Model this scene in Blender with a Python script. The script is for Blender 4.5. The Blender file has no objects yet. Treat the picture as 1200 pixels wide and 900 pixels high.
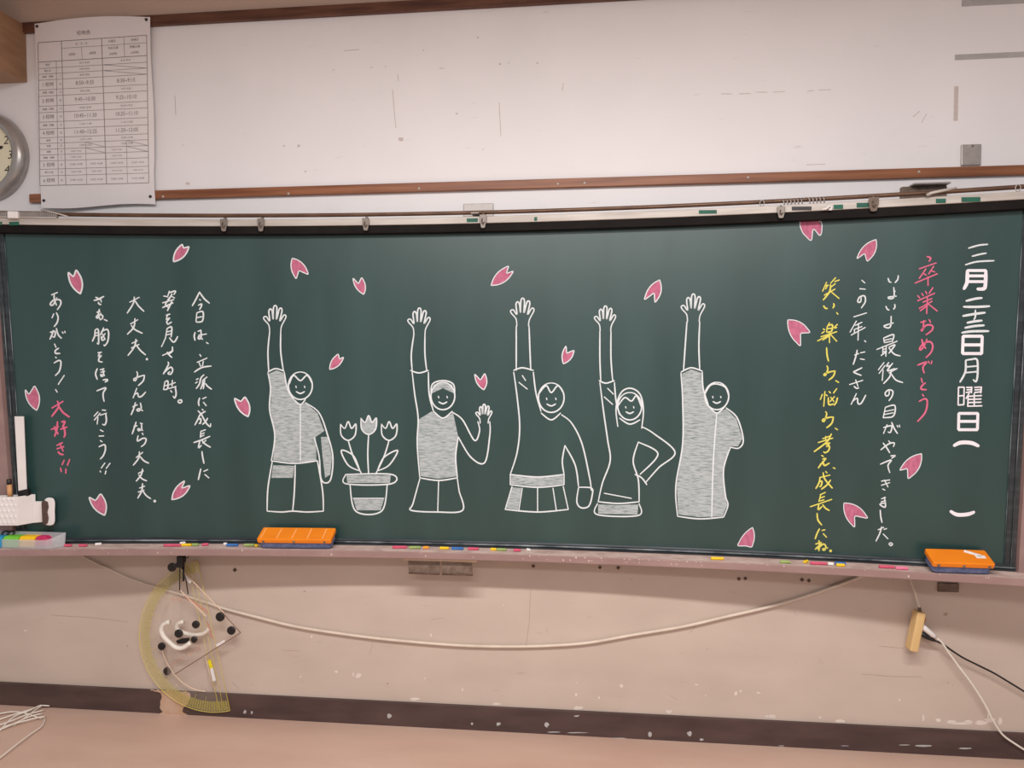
import bpy, bmesh, math, random
from mathutils import Vector, Matrix
random.seed(7)
# ------------------------------------------------------------------ camera, world, lamps, exposure
F = 820.0
YAW, PIT, ROL = 0.1049, 0.0332, -0.0022
CAM = Vector((0.3845, -2.677, 1.4477))
FWD = Vector((-math.sin(YAW)*math.cos(PIT), math.cos(YAW)*math.cos(PIT), -math.sin(PIT)))
R0 = FWD.cross(Vector((0, 0, 1))).normalized(); U0 = R0.cross(FWD)
RGT = R0*math.cos(ROL)+U0*math.sin(ROL); UPV = -R0*math.sin(ROL)+U0*math.cos(ROL)
S = bpy.context.scene
cd = bpy.data.cameras.new('camera'); cam = bpy.data.objects.new('camera', cd); S.collection.objects.link(cam)
cd.sensor_fit = 'HORIZONTAL'; cd.sensor_width = 36; cd.lens = F/1200*36; cd.clip_start = 0.05
M4 = Matrix((RGT, UPV, -FWD)).transposed().to_4x4(); M4.translation = CAM
cam.matrix_world = M4; S.camera = cam
S.view_settings.view_transform = 'Standard'; S.view_settings.look = 'None'
S.view_settings.gamma = 1; S.view_settings.use_curve_mapping = False
S.view_settings.exposure = 0.0
W = bpy.data.worlds.new('room_light'); S.world = W; W.use_nodes = True
W.node_tree.nodes['Background'].inputs[0].default_value = (0.98, 0.98, 1.0, 1)
W.node_tree.nodes['Background'].inputs[1].default_value = 0.43
def area(name, loc, sx, sy, power, col, rot=(0, 0, 0)):
    l = bpy.data.lights.new(name, 'AREA'); l.shape = 'RECTANGLE'; l.size = sx; l.size_y = sy
    l.energy = power; l.color = col
    o = bpy.data.objects.new(name, l); o.location = loc; o.rotation_euler = rot; S.collection.objects.link(o)
area('board_lamp', (0.35, -2.3, 2.93), 2.4, 0.16, 120, (1.0, 0.985, 0.97))
area('room_fill_lamp', (0.3, -4.6, 2.93), 2.4, 0.5, 90, (1.0, 0.985, 0.97))  # unseen fill lamp, added behind the camera

# ------------------------------------------------------------------ geometry helpers
RAIL, URAIL, BASE, BTOP, BBOT, LEDGE = 2.1325, 2.7829, 0.0958, 1.9326, 0.7599, 0.7378
HW = 1.78
def sag(z): return 0.1208+(0.1874-0.1208)*(z-BBOT)/(BTOP-BBOT)
def surf(x, z): return -(0.06+sag(z)*(x/HW)**2)
def ray(px, py): return FWD+RGT*((px-600)/F)-UPV*((py-450)/F)
def P(px, py, d=0.0):                   # point on the plane d in front of the wall
    r = ray(px, py); return CAM+r*((-d-CAM.y)/r.y)
def Hz(px, py, z):                      # point on a level plane
    r = ray(px, py); return CAM+r*((z-CAM.z)/r.z)
def B(px, py, off=0.0):                 # point on the curved writing surface
    r = ray(px, py); y = -0.1
    for _ in range(12):
        p = CAM+r*((y-CAM.y)/r.y); y = surf(p.x, p.z)-off
    return CAM+r*((y-CAM.y)/r.y)
def tang(x, z): return math.atan2(-2*sag(z)*x/HW**2, 1.0)

def lin(c):
    return tuple(((v/255)/12.92 if v/255 <= 0.04045 else ((v/255+0.055)/1.055)**2.4) for v in c)
ORG = {}
class MB:
    def __init__(s): s.v = []; s.f = []
    def add(s, vs, fs):
        n = len(s.v); s.v += [tuple(v) for v in vs]; s.f += [tuple(i+n for i in f) for f in fs]; return s
    def box(s, c, size, rot=None):
        c = Vector(c); h = [x/2 for x in size]; vs = []
        for k in range(8):
            p = Vector((h[0]*(1 if k & 1 else -1), h[1]*(1 if k & 2 else -1), h[2]*(1 if k & 4 else -1)))
            if rot is not None: p = rot @ p
            vs.append(c+p)
        return s.add(vs, [(0, 2, 3, 1), (4, 5, 7, 6), (0, 1, 5, 4), (2, 6, 7, 3), (0, 4, 6, 2), (1, 3, 7, 5)])
    def tube(s, pts, r, n=8, closed=False):
        pts = [Vector(p) for p in pts]; L = len(pts); up = None; rings = []
        for i, p in enumerate(pts):
            a = pts[i-1] if (i > 0 or closed) else p; b = pts[(i+1) % L] if (i < L-1 or closed) else p
            t = (b-a).normalized()
            if up is None:
                up = Vector((0, 0, 1)) if abs(t.z) < .9 else Vector((1, 0, 0))
            up = (up-t*up.dot(t)); up = up.normalized() if up.length > 1e-6 else t.orthogonal().normalized()
            w = t.cross(up); rr = r[i] if isinstance(r, (list, tuple)) else r
            rings.append([p+(up*math.cos(2*math.pi*k/n)+w*math.sin(2*math.pi*k/n))*rr for k in range(n)])
        vs = [v for g in rings for v in g]; fs = []
        for i in range(L if closed else L-1):
            j = (i+1) % L
            for k in range(n): fs.append((i*n+k, i*n+(k+1) % n, j*n+(k+1) % n, j*n+k))
        if not closed: fs += [tuple(range(n))[::-1], tuple(range((L-1)*n, L*n))]
        return s.add(vs, fs)
    def lathe(s, c, prof, axis='-y', n=48):   # profile of (radius, distance towards the room)
        c = Vector(c); vs = []; fs = []
        for (r, d) in prof:
            for k in range(n):
                a = 2*math.pi*k/n
                if axis == '-y': vs.append(c+Vector((r*math.cos(a), -d, r*math.sin(a))))
                else: vs.append(c+Vector((r*math.cos(a), r*math.sin(a), d)))
        for i in range(len(prof)-1):
            for k in range(n): fs.append((i*n+k, i*n+(k+1) % n, (i+1)*n+(k+1) % n, (i+1)*n+k))
        return s.add(vs, fs)
    def prism(s, front, back):                # two matching outlines
        n = len(front); vs = list(front)+list(back)
        fs = [tuple(range(n)), tuple(range(2*n-1, n-1, -1))]
        fs += [(i, n+i, n+(i+1) % n, (i+1) % n) for i in range(n)]
        return s.add(vs, fs)
    def sweep(s, xs, prof):                   # prof(x) -> closed outline
        n = None; k = 0; vs = []
        for x in xs:
            o = prof(x); n = len(o); vs += o; k += 1
        fs = []
        for i in range(k-1):
            for j in range(n): fs.append((i*n+j, i*n+(j+1) % n, (i+1)*n+(j+1) % n, (i+1)*n+j))
        fs += [tuple(range(n))[::-1], tuple(range((k-1)*n, k*n))]
        return s.add(vs, fs)
    def build(s, name, m, parent=None, smooth=False, bevel=0, label=None, fixn=True, org=None):
        me = bpy.data.meshes.new(name)
        o = Vector((0, 0, 0))
        if parent is None and s.v:
            if org is not None: o = Vector(org)
            else:
                lo = [min(v[i] for v in s.v) for i in range(3)]; hi = [max(v[i] for v in s.v) for i in range(3)]
                o = Vector(((lo[0]+hi[0])/2, (lo[1]+hi[1])/2, lo[2]))
        elif parent is not None: o = ORG[parent.name]
        me.from_pydata([tuple(Vector(v)-o) for v in s.v], [], s.f); me.update()
        if fixn:
            bm = bmesh.new(); bm.from_mesh(me); bmesh.ops.recalc_face_normals(bm, faces=bm.faces); bm.to_mesh(me); bm.free()
        if smooth:
            for p in me.polygons: p.use_smooth = True
        me.materials.append(m)
        ob = bpy.data.objects.new(name, me); S.collection.objects.link(ob)
        ORG[ob.name] = Vector(o)
        if parent is not None: ob.parent = parent
        else: ob.location = o
        if bevel:
            b = ob.modifiers.new('bevel', 'BEVEL'); b.width = bevel; b.segments = 2; b.limit_method = 'ANGLE'; b.angle_limit = 0.7
        if label: ob['label'] = label
        return ob
def tag(o, label, cat, group=None):
    o['label'] = label; o['category'] = cat
    if group: o['group'] = group
    return o
def thing(name, loc, label, cat, group=None):
    o = bpy.data.objects.new(name, None); S.collection.objects.link(o); o.location = loc
    ORG[o.name] = Vector(loc); o.empty_display_size = 0.05
    return tag(o, label, cat, group)
def struct(o): o['kind'] = 'structure'; return o
def frange(a, b, n): return [a+(b-a)*i/(n-1) for i in range(n)]
def smoothpath(pts, step=1.5):
    pts = [tuple(p) for p in pts]
    if len(pts) < 3: return pts
    out = []; q = [pts[0]]+pts+[pts[-1]]; dim = len(pts[0])
    for i in range(1, len(q)-2):
        p0, p1, p2, p3 = q[i-1:i+3]
        n = max(2, int(math.dist(p1, p2)/step))
        for k in range(n):
            t = k/n
            out.append(tuple(0.5*(2*p1[j]+(p2[j]-p0[j])*t+(2*p0[j]-5*p1[j]+4*p2[j]-p3[j])*t*t+(-p0[j]+3*p1[j]-3*p2[j]+p3[j])*t**3) for j in range(dim)))
    out.append(pts[-1]); return out

# ------------------------------------------------------------------ materials
def mat(name, col, rough=0.6, col2=None, scale=8.0, stretch=(1, 1, 1), lo=0.35, hi=0.65, metal=0.0, spec=0.4, bump=0.0, detail=6):
    m = bpy.data.materials.new(name); m.use_nodes = True; nt = m.node_tree; b = nt.nodes['Principled BSDF']
    b.inputs['Base Color'].default_value = (*lin(col), 1); b.inputs['Roughness'].default_value = rough
    b.inputs['Metallic'].default_value = metal; b.inputs['Specular IOR Level'].default_value = spec
    if col2 is not None:
        tc = nt.nodes.new('ShaderNodeTexCoord'); mp = nt.nodes.new('ShaderNodeMapping'); mp.inputs['Scale'].default_value = stretch
        ns = nt.nodes.new('ShaderNodeTexNoise'); ns.inputs['Scale'].default_value = scale; ns.inputs['Detail'].default_value = detail
        rp = nt.nodes.new('ShaderNodeValToRGB'); rp.color_ramp.elements[0].position = lo; rp.color_ramp.elements[1].position = hi
        rp.color_ramp.elements[0].color = (*lin(col), 1); rp.color_ramp.elements[1].color = (*lin(col2), 1)
        nt.links.new(tc.outputs['Object'], mp.inputs[0]); nt.links.new(mp.outputs[0], ns.inputs['Vector'])
        nt.links.new(ns.outputs['Fac'], rp.inputs[0]); nt.links.new(rp.outputs[0], b.inputs['Base Color'])
        if bump:
            bp = nt.nodes.new('ShaderNodeBump'); bp.inputs['Strength'].default_value = bump; bp.inputs['Distance'].default_value = 0.002
            nt.links.new(ns.outputs['Fac'], bp.inputs['Height']); nt.links.new(bp.outputs[0], b.inputs['Normal'])
    return m
def clear(name, col, alpha, rough=0.15):
    m = bpy.data.materials.new(name); m.use_nodes = True; nt = m.node_tree; b = nt.nodes['Principled BSDF']
    b.inputs['Base Color'].default_value = (*lin(col), 1); b.inputs['Roughness'].default_value = rough
    b.inputs['Alpha'].default_value = alpha
    ns = nt.nodes.new('ShaderNodeTexNoise'); ns.inputs['Scale'].default_value = 30
    mr = nt.nodes.new('ShaderNodeMapRange'); mr.inputs[3].default_value = rough; mr.inputs[4].default_value = rough+0.15
    nt.links.new(ns.outputs['Fac'], mr.inputs[0]); nt.links.new(mr.outputs[0], b.inputs['Roughness'])
    return m
def wall_material():
    m = bpy.data.materials.new('painted_wall'); m.use_nodes = True; nt = m.node_tree; N = nt.nodes; L = nt.links
    b = N['Principled BSDF']; b.inputs['Roughness'].default_value = 0.62; b.inputs['Specular IOR Level'].default_value = 0.3
    geo = N.new('ShaderNodeNewGeometry'); sp = N.new('ShaderNodeSeparateXYZ'); L.new(geo.outputs['Position'], sp.inputs[0])
    gt = N.new('ShaderNodeMath'); gt.operation = 'GREATER_THAN'; gt.inputs[1].default_value = 1.2; L.new(sp.outputs['Z'], gt.inputs[0])
    def two(c1, c2, scale, lo, hi, stretch=(1, 1, 1)):
        mp = N.new('ShaderNodeMapping'); mp.inputs['Scale'].default_value = stretch; L.new(geo.outputs['Position'], mp.inputs[0])
        ns = N.new('ShaderNodeTexNoise'); ns.inputs['Scale'].default_value = scale; ns.inputs['Detail'].default_value = 8
        rp = N.new('ShaderNodeValToRGB'); rp.color_ramp.elements[0].position = lo; rp.color_ramp.elements[1].position = hi
        rp.color_ramp.elements[0].color = (*lin(c1), 1); rp.color_ramp.elements[1].color = (*lin(c2), 1)
        L.new(mp.outputs[0], ns.inputs['Vector']); L.new(ns.outputs['Fac'], rp.inputs[0]); return rp.outputs[0]
    up = two(UPA, UPB, 2.5, 0.3, 0.7); dn = two(DNA, DNB, 3.0, 0.3, 0.7, (1, 1, 2.2))
    sc = two((255, 255, 255), (225, 218, 214), 22, 0.66, 0.78, (0.5, 1, 2.5))
    mx = N.new('ShaderNodeMix'); mx.data_type = 'RGBA'; L.new(gt.outputs[0], mx.inputs[0]); L.new(dn, mx.inputs[6]); L.new(up, mx.inputs[7])
    ml = N.new('ShaderNodeMix'); ml.data_type = 'RGBA'; ml.blend_type = 'MULTIPLY'; ml.inputs[0].default_value = 0.6
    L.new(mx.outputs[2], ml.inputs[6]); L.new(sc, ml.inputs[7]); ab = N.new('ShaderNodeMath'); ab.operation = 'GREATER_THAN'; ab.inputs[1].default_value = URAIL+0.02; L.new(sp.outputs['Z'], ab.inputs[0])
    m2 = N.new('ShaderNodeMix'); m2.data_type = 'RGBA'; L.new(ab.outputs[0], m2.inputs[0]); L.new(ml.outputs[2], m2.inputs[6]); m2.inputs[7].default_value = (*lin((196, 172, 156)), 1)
    L.new(m2.outputs[2], b.inputs['Base Color'])
    return m
UPA, UPB = (231, 228, 229), (237, 233, 234)
DNA, DNB = (190, 172, 159), (200, 182, 169)
M = dict(
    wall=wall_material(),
    floor=mat('stage_floor_paint', (203, 172, 155), 0.42, (194, 160, 143), 3.0, (0.6, 2, 1)),
    ceiling=mat('ceiling_board', (205, 195, 188), 0.8, (198, 188, 180), 5),
    base=mat('baseboard_paint', (70, 53, 51), 0.5, (86, 66, 62), 9, (0.5, 1, 2)),
    wood=mat('rail_wood', (152, 98, 66), 0.42, (116, 68, 44), 9, (0.35, 4, 8), 0.35, 0.7),
    shaded_wood=mat('upper_rail_wood_shaded', (106, 68, 50), 0.45, (74, 44, 33), 12, (0.5, 3, 5), 0.35, 0.7),  # rail wood again, darkened in colour because the lower rail is lit more
    board=mat('chalkboard_green', (29, 57, 55), 0.36, (42, 71, 68), 2.2, (2.6, 1, 0.4), 0.3, 0.75, spec=0.68),
    frame=mat('dark_frame_metal', (34, 40, 44), 0.35, (62, 70, 76), 14, (0.3, 1, 4), 0.45, 0.8, spec=0.6),
    bead=mat('dusty_highlight_bead', (52, 62, 66), 0.4, (150, 156, 160), 9, (1, 1, 1), 0.42, 0.72, spec=0.5),  # pale tone paints the frame's silver highlights, mixed with chalk dust
    hood=mat('dark_hood', (20, 16, 15), 0.7, (28, 23, 21), 12, spec=0.15),
    silver=mat('worn_silver_rail', (192, 184, 177), 0.45, (164, 154, 145), 16, (0.25, 1, 3), 0.4, 0.75, metal=0.15),
    film=mat('dust_film', (206, 182, 172), 0.9, (180, 152, 144), 30, (0.6, 1, 1)),
    mauve=mat('mauve_paint', (146, 118, 114), 0.5, (158, 130, 125), 12, (0.5, 1, 1), 0.4, 0.7),
    dust=mat('chalk_dust', (206, 180, 170), 0.9, (225, 210, 204), 40),
    rod=mat('brown_rod', (112, 84, 66), 0.35, (88, 64, 50), 12, metal=0.3),
    grey=mat('grey_metal', (140, 130, 122), 0.4, (112, 102, 95), 25, metal=0.4),
    steel=mat('steel_plate', (176, 168, 164), 0.4, (160, 152, 148), 20, metal=0.3),
    green=mat('green_tape', (22, 96, 76), 0.55, (30, 82, 68), 20),
    tape=mat('grey_tape', (168, 164, 164), 0.5, (184, 180, 180), 14),
    white=mat('chalk_white', (226, 230, 232), 0.95, (204, 209, 211), 260, lo=0.35, hi=0.75, spec=0.1),
    pink=mat('chalk_pink', (222, 114, 144), 0.95, (204, 98, 126), 240, lo=0.4, hi=0.75, spec=0.1),
    yellow=mat('chalk_yellow', (228, 218, 108), 0.95, (208, 196, 92), 240, lo=0.4, hi=0.75, spec=0.1),
    petal=mat('chalk_pink_fill', (196, 114, 140), 0.95, (168, 92, 118), 90, (1, 1, 0.5), 0.4, 0.75, spec=0.1),
    hatch=mat('chalk_white_fill', (180, 186, 187), 0.95, (122, 134, 133), 120, (0.35, 1, 2.2), 0.42, 0.72, spec=0.1),
    printed=mat('painted_letter', (240, 236, 240), 0.5, (232, 226, 232), 40),
    paper=mat('poster_paper', (232, 226, 226), 0.6, (226, 219, 219), 4),
    ink=mat('print_ink', (134, 124, 126), 0.7, (146, 136, 138), 60),
    pin=mat('tack_black', (36, 30, 30), 0.4, (48, 40, 40), 60),
    boxwood=mat('box_wood', (164, 128, 98), 0.5, (148, 112, 84), 7, (0.5, 1, 5)),
    rim=mat('clock_rim', (172, 166, 162), 0.3, (160, 154, 150), 20, metal=0.45),
    face=mat('clock_face', (232, 224, 196), 0.55, (226, 218, 190), 8),
    black=mat('black_plastic', (26, 23, 24), 0.4, (36, 32, 32), 40),
    orange=mat('eraser_orange', (240, 136, 24), 0.4, (228, 124, 22), 14, (0.4, 1, 1)),
    orange2=mat('eraser_ridge', (246, 168, 92), 0.5, (240, 156, 78), 40),
    navy=mat('eraser_navy', (84, 98, 134), 0.9, (112, 116, 148), 60, lo=0.4, hi=0.7, bump=0.3),
    c_pink=mat('stick_pink', (212, 90, 116), 0.85, (198, 80, 106), 80), c_white=mat('stick_white', (238, 232, 230), 0.85, (222, 214, 212), 80),
    c_yellow=mat('stick_yellow', (244, 204, 44), 0.85, (232, 188, 38), 80), c_green=mat('stick_green', (158, 176, 104), 0.85, (140, 160, 92), 80),
    c_blue=mat('stick_blue', (62, 118, 186), 0.85, (54, 102, 168), 80), c_orange=mat('stick_orange', (242, 164, 54), 0.85, (232, 150, 44), 80),
    c_light=mat('stick_light_pink', (232, 128, 160), 0.85, (222, 112, 146), 80),
    tray=clear('frosted_plastic', (214, 216, 220), 0.34, 0.25), acrylic=clear('clear_acrylic', (232, 214, 196), 0.07, 0.1),
    edge=mat('acrylic_edge', (226, 200, 176), 0.3, (214, 186, 162), 20), pale=clear('printed_yellow', (228, 212, 104), 0.12, 0.4),
    yedge=clear('yellow_edge', (236, 216, 104), 0.45, 0.3), oprint=clear('printed_orange', (226, 120, 80), 0.38, 0.4),
    dimedge=mat('acrylic_dark_edge', (120, 92, 78), 0.3, (134, 104, 88), 20),
    b_blue=mat('block_blue', (40, 150, 200), 0.6, (34, 138, 186), 30), b_green=mat('block_green', (120, 200, 60), 0.6, (108, 188, 54), 30),
    b_yellow=mat('block_yellow', (246, 196, 20), 0.6, (238, 184, 18), 30), b_red=mat('block_crimson', (196, 36, 92), 0.6, (182, 30, 82), 30),
    ivory=mat('ivory_plastic', (232, 224, 212), 0.45, (222, 214, 202), 20), whitep=mat('white_plastic', (232, 226, 224), 0.45, (224, 218, 216), 12),
    cord=mat('cord_ivory', (218, 202, 186), 0.5, (204, 188, 172), 14), felt=mat('brown_felt', (92, 72, 66), 0.9, (78, 60, 56), 90),
    tap=mat('beige_tap', (222, 188, 132), 0.45, (208, 172, 118), 16, (1, 1, 0.3)), pencil=mat('pencil_wood', (206, 154, 104), 0.5, (194, 142, 94), 30),
    darkplate=mat('dark_plate', (96, 78, 66), 0.5, (122, 104, 92), 40), red=mat('switch_red', (176, 84, 44), 0.4, (160, 74, 40), 30),
    chip=mat('bare_plaster', (224, 212, 202), 0.8, (214, 200, 190), 40), scuff=mat('scuff', (178, 157, 143), 0.8, (168, 146, 132), 60),
    uscuff=mat('faint_scuff', (196, 183, 179), 0.8, (206, 194, 190), 60),
    yellowtag=mat('tag_yellow', (232, 212, 34), 0.5, (224, 202, 30), 30), bare=mat('bare_tan', (196, 164, 142), 0.7, (184, 146, 112), 14), hole=mat('old_bolt', (96, 72, 58), 0.6, (80, 58, 46), 60),
)

# ------------------------------------------------------------------ setting
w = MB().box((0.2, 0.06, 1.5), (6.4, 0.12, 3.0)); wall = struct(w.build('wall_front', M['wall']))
struct(MB().box((0.2, -2.9, -0.05), (6.4, 6.04, 0.1)).build('floor', M['floor']))
struct(MB().box((0.2, -2.9, 3.05), (6.4, 6.04, 0.1)).build('ceiling', M['ceiling']))
bb = struct(MB().box((0.2, -0.006, BASE/2), (6.4, 0.012, BASE)).build('baseboard_front', M['base'], bevel=0.002))
xl = P(34, 235, 0.018).x
rl = struct(MB().box(((xl+3.3)/2, -0.009, RAIL-0.017), (3.3-xl, 0.018, 0.034)).build('trim_1', M['wood'], bevel=0.002))
xu = P(25, 33, 0.018).x
struct(MB().box(((xu+3.3)/2, -0.009, URAIL+0.02), (3.3-xu, 0.018, 0.04)).build('trim_2', M['shaded_wood'], bevel=0.002))
def dome(c, r, h=0.003):
    return MB().lathe(c, [(r, 0), (r*0.8, h*0.7), (r*0.3, h), (0.0001, h)], n=12)
for (x, y) in ((191, 230.5), (338, 227), (491, 221), (653.7, 215.5), (685, 214.5), (876.7, 208), (1077, 201.5)):
    p = P(x, y, 0.018); dome(p, 0.005).build('screw', M['silver'], rl, smooth=True)

def blob(px, py, rx, ry, d, n=9):        # irregular flat patch
    out = []
    for k in range(n):
        a = 2*math.pi*k/n; s = random.uniform(0.6, 1.15)
        out.append(P(px+rx*s*math.cos(a), py+ry*s*math.sin(a), d))
    return out
def patch(mb, pts): mb.add(pts, [tuple(range(len(pts)))])
chips = MB()
for (x, y, rx, ry) in [(394, 787, 3, 2), (420, 792, 4, 3.5), (414, 790, 1.5, 3), (486, 819, 7, 2.5), (582, 825, 6, 1.6), (542, 808, 1.4, 2), (498, 795, 1.2, 1.2),
        (678, 829.5, 6, 2.5), (728, 803.5, 2.2, 2.2), (784, 834, 5, 2.5), (675, 814, 1.5, 2), (676, 800, 1, 1), (702, 817.5, 1.3, 1.6), (816, 802, 2.5, 1), (827, 815, 1.2, 1.2),
        (862, 813, 2, 3), (889, 812, 3, 1.5), (902, 840.5, 7, 2.5), (868, 810, 1.5, 1.5), (1054, 820, 1.5, 1.5), (904, 840, 5, 2.3), (961, 841, 2.5, 1.5), (985, 845, 6, 2.2), (1082, 841, 1.5, 4),
        (1100, 844, 4, 2), (1115, 846, 6, 2.2), (1135, 846, 6, 3), (1150, 847, 8, 3), (1160, 844, 7, 3.5), (1158, 838, 1.5, 6), (1172, 845, 2.5, 5), (1128, 848, 14, 1.5), (352, 793, 1.2, 1.2), (365, 746, 1.2, 1.5), (505, 744, 1, 2.5), (30, 739, 3, 1), (590, 709, 1, 1)]:
    patch(chips, blob(x, y, rx, ry, 0.0006))
chips.build('bare_plaster_chips', M['chip'], wall, fixn=False, label='pale chips in the paint')
sc = MB()
def wstroke(mb, pts, wd, d=0.0005):
    for a, b in zip(pts[:-1], pts[1:]):
        dx, dy = b[0]-a[0], b[1]-a[1]; l = math.hypot(dx, dy) or 1; nx, ny = -dy/l*wd/2, dx/l*wd/2
        patch(mb, [P(a[0]+nx, a[1]+ny, d), P(b[0]+nx, b[1]+ny, d), P(b[0]-nx, b[1]-ny, d), P(a[0]-nx, a[1]-ny, d)])
for s in ([(437, 753), (433, 768)], [(622, 690), (620, 730), (616, 760)], [(930, 715), (934, 722)], [(640, 735), (642, 742)], [(808, 742), (814, 735)], [(60, 721), (110, 724), (150, 729)], [(1010, 790), (1050, 793), (1080, 793)], [(272, 800), (280, 807)], [(330, 762), (352, 763)], [(505, 726), (520, 724)], [(785, 815), (794, 820)], [(1030, 757), (1060, 760)], [(960, 773), (964, 778)]):
    wstroke(sc, s, 0.5)
for (x, y, r) in ((357, 693, 1.6), (149, 757, 1.5), (1108, 720, 3), (1111, 800, 1.5), (454, 801, 1.8), (740, 679, 1.5), (1112, 734, 0.8), (1118, 752, 0.8), (932, 776, 1.0), (829, 760, 1), (1116, 803, 1)):
    patch(sc, blob(x, y, r, r*0.8, 0.0005))
sc.build('scuff_marks', M['scuff'], wall, fixn=False, label='dark scuffs on the beige wall')
us = MB()
for s in ([(403, 59.5), (421, 58)], [(466, 87), (467, 95)], [(460, 105), (462, 130), (464, 150)], [(659, 107), (660, 97)], [(845, 110), (858, 110)], [(866, 110), (880, 109.5)], [(886, 108), (899, 108)], [(906, 108), (920, 107)], [(946, 107), (954, 106)], [(959, 105.5), (974, 105)], [(945, 193), (967, 192.5)], [(1080, 144), (1086, 133)], [(1070, 137), (1078, 130)], [(585, 120), (587, 160)], [(205, 112), (206, 135)], [(434, 79), (437, 79)], [(515, 80), (520, 80)]):
    wstroke(us, s, 0.8)
for (x, y, r) in ((391, 82, 1), (452, 78, 1), (496, 59, 1), (535, 133, 1.6), (470, 163, 3.5), (560, 44, 1.5), (586, 75, 1.5), (596, 74, 1), (630, 74, 1.5), (350, 171, 2), (333, 171, 1.5), (358, 201, 1.5), (215, 170, 1), (220, 215, 2.5), (566, 175, 1)):
    patch(us, blob(x, y, r, r*0.8, 0.0005))
us.build('faint_marks', M['uscuff'], wall, fixn=False, label='faint scratches on the white wall')
for (x, y, r) in ((275, 668, 2.6), (625, 663.5, 2.4), (703, 665, 2.4), (724.5, 665.5, 2.4), (866, 678.5, 2.4), (873.5, 678, 2.4), (940, 679.5, 2.6), (948, 680.5, 2.4)):
    f = [P(x+r, y, .002), P(x, y-r, .002), P(x-r, y, .002), P(x, y+r, .002)]; k = [Vector((q.x, 0.004, q.z)) for q in f]
    MB().prism(f, k).build('bolt', M['hole'], wall)
wear = MB()
for (x, y, rx, ry) in [(456, 839.5, 3, 3), (553, 848, 1.5, 1.5), (584, 848.5, 3, 2.5), (640.5, 849, 3, 4), (677, 858.5, 12, 0.8), (762, 861, 2.5, 4), (808, 860, 3, 4), (822, 867, 2.5, 1.5), (676, 839, 4, 1), (1080, 874, 12, 1.2), (1130, 877, 9, 1), (1060, 873, 7, 0.8), (648, 858, 10, 0.7), (725, 865, 9, 0.7), (287, 834, 2, 3), (295, 835, 1.5, 2), (916, 874, 4, 0.6), (990, 874, 5, .6)]:
    patch(wear, blob(x, y, rx, ry, 0.0128))
wear.build('worn_paint', M['tape'], bb, fixn=False, label='grey worn spots')
wp = [(176, 808), (184, 811), (190, 814), (188, 828), (189, 836), (170, 838), (205, 841), (224, 843), (214, 833), (222, 820), (222, 812), (200, 809)]
wp = [(x+random.uniform(-1.2, 1.2), y+random.uniform(-1, 1)) for x, y in smoothpath(wp+[wp[0]], 2.5)[:-1]]
mb = MB(); patch(mb, [P(x, min(y, 838.5+0.045*(x-200)), 0.0128) for x, y in wp]); mb.build('worn_patch', M['bare'], bb, fixn=False, label='bare tan patch where the dark paint is gone')

# ------------------------------------------------------------------ chalkboard
board = thing('chalkboard', (0, surf(0, BBOT), BBOT), 'long curved green chalkboard covered with chalk writing and drawings', 'chalkboard')
mb = MB(); xs = frange(-1.82, 1.82, 161); zs = frange(LEDGE-0.01, BTOP+0.02, 24); n = len(xs)
mb.add([(x, surf(x, z), z) for z in zs for x in xs]+[(x, surf(x, z)+0.02, z) for z in zs for x in xs],
       [(j*n+i, j*n+i+1, (j+1)*n+i+1, (j+1)*n+i) for j in range(len(zs)-1) for i in range(n-1)] +
       [(n*24+j*n+i, n*24+(j+1)*n+i, n*24+(j+1)*n+i+1, n*24+j*n+i+1) for j in range(len(zs)-1) for i in range(n-1)])
mb.build('writing_surface', M['board'], board, smooth=True, fixn=False)
def strip(x, z0, z1, o0, o1, zr=None):   # outline of a bar that follows the board's curve
    zr = zr or z0
    y = surf(x, zr); return [Vector((x, y-o0, z0)), Vector((x, y-o1, z0)), Vector((x, y-o1, z1)), Vector((x, y-o0, z1))]
xe = frange(-1.97, 1.97, 121)
mb = MB().sweep(xe, lambda x: strip(x, BTOP-0.005, BTOP+0.024, -0.02, 0.03, BTOP)); mb.build('top_hood', M['hood'], board, bevel=0.002)
rail_ = MB().sweep(xe, lambda x: strip(x, BTOP+0.0245, BTOP+0.050, -0.02, 0.034, BTOP)).build('top_rail', M['silver'], board, bevel=0.002)
xi = frange(-1.815, 1.815, 111)
def lip(x):
    y = surf(x, BBOT)
    return [Vector((x, y+0.002, LEDGE+0.001)), Vector((x, y-0.009, LEDGE+0.001)), Vector((x, y-0.009, LEDGE+0.006)), Vector((x, y-0.005, LEDGE+0.008)), Vector((x, y-0.006, LEDGE+0.019)), Vector((x, y-0.002, BBOT+.002)), Vector((x, y+0.002, BBOT+.002))]
MB().sweep(xi, lip).build('bottom_frame', M['frame'], board)
MB().tube([(x, surf(x, BBOT)-0.0075, LEDGE+0.0125) for x in xi], 0.0034, 6).build('bottom_highlight_bead', M['bead'], board, smooth=True)  # bead carries the painted highlight along the bottom frame
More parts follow.
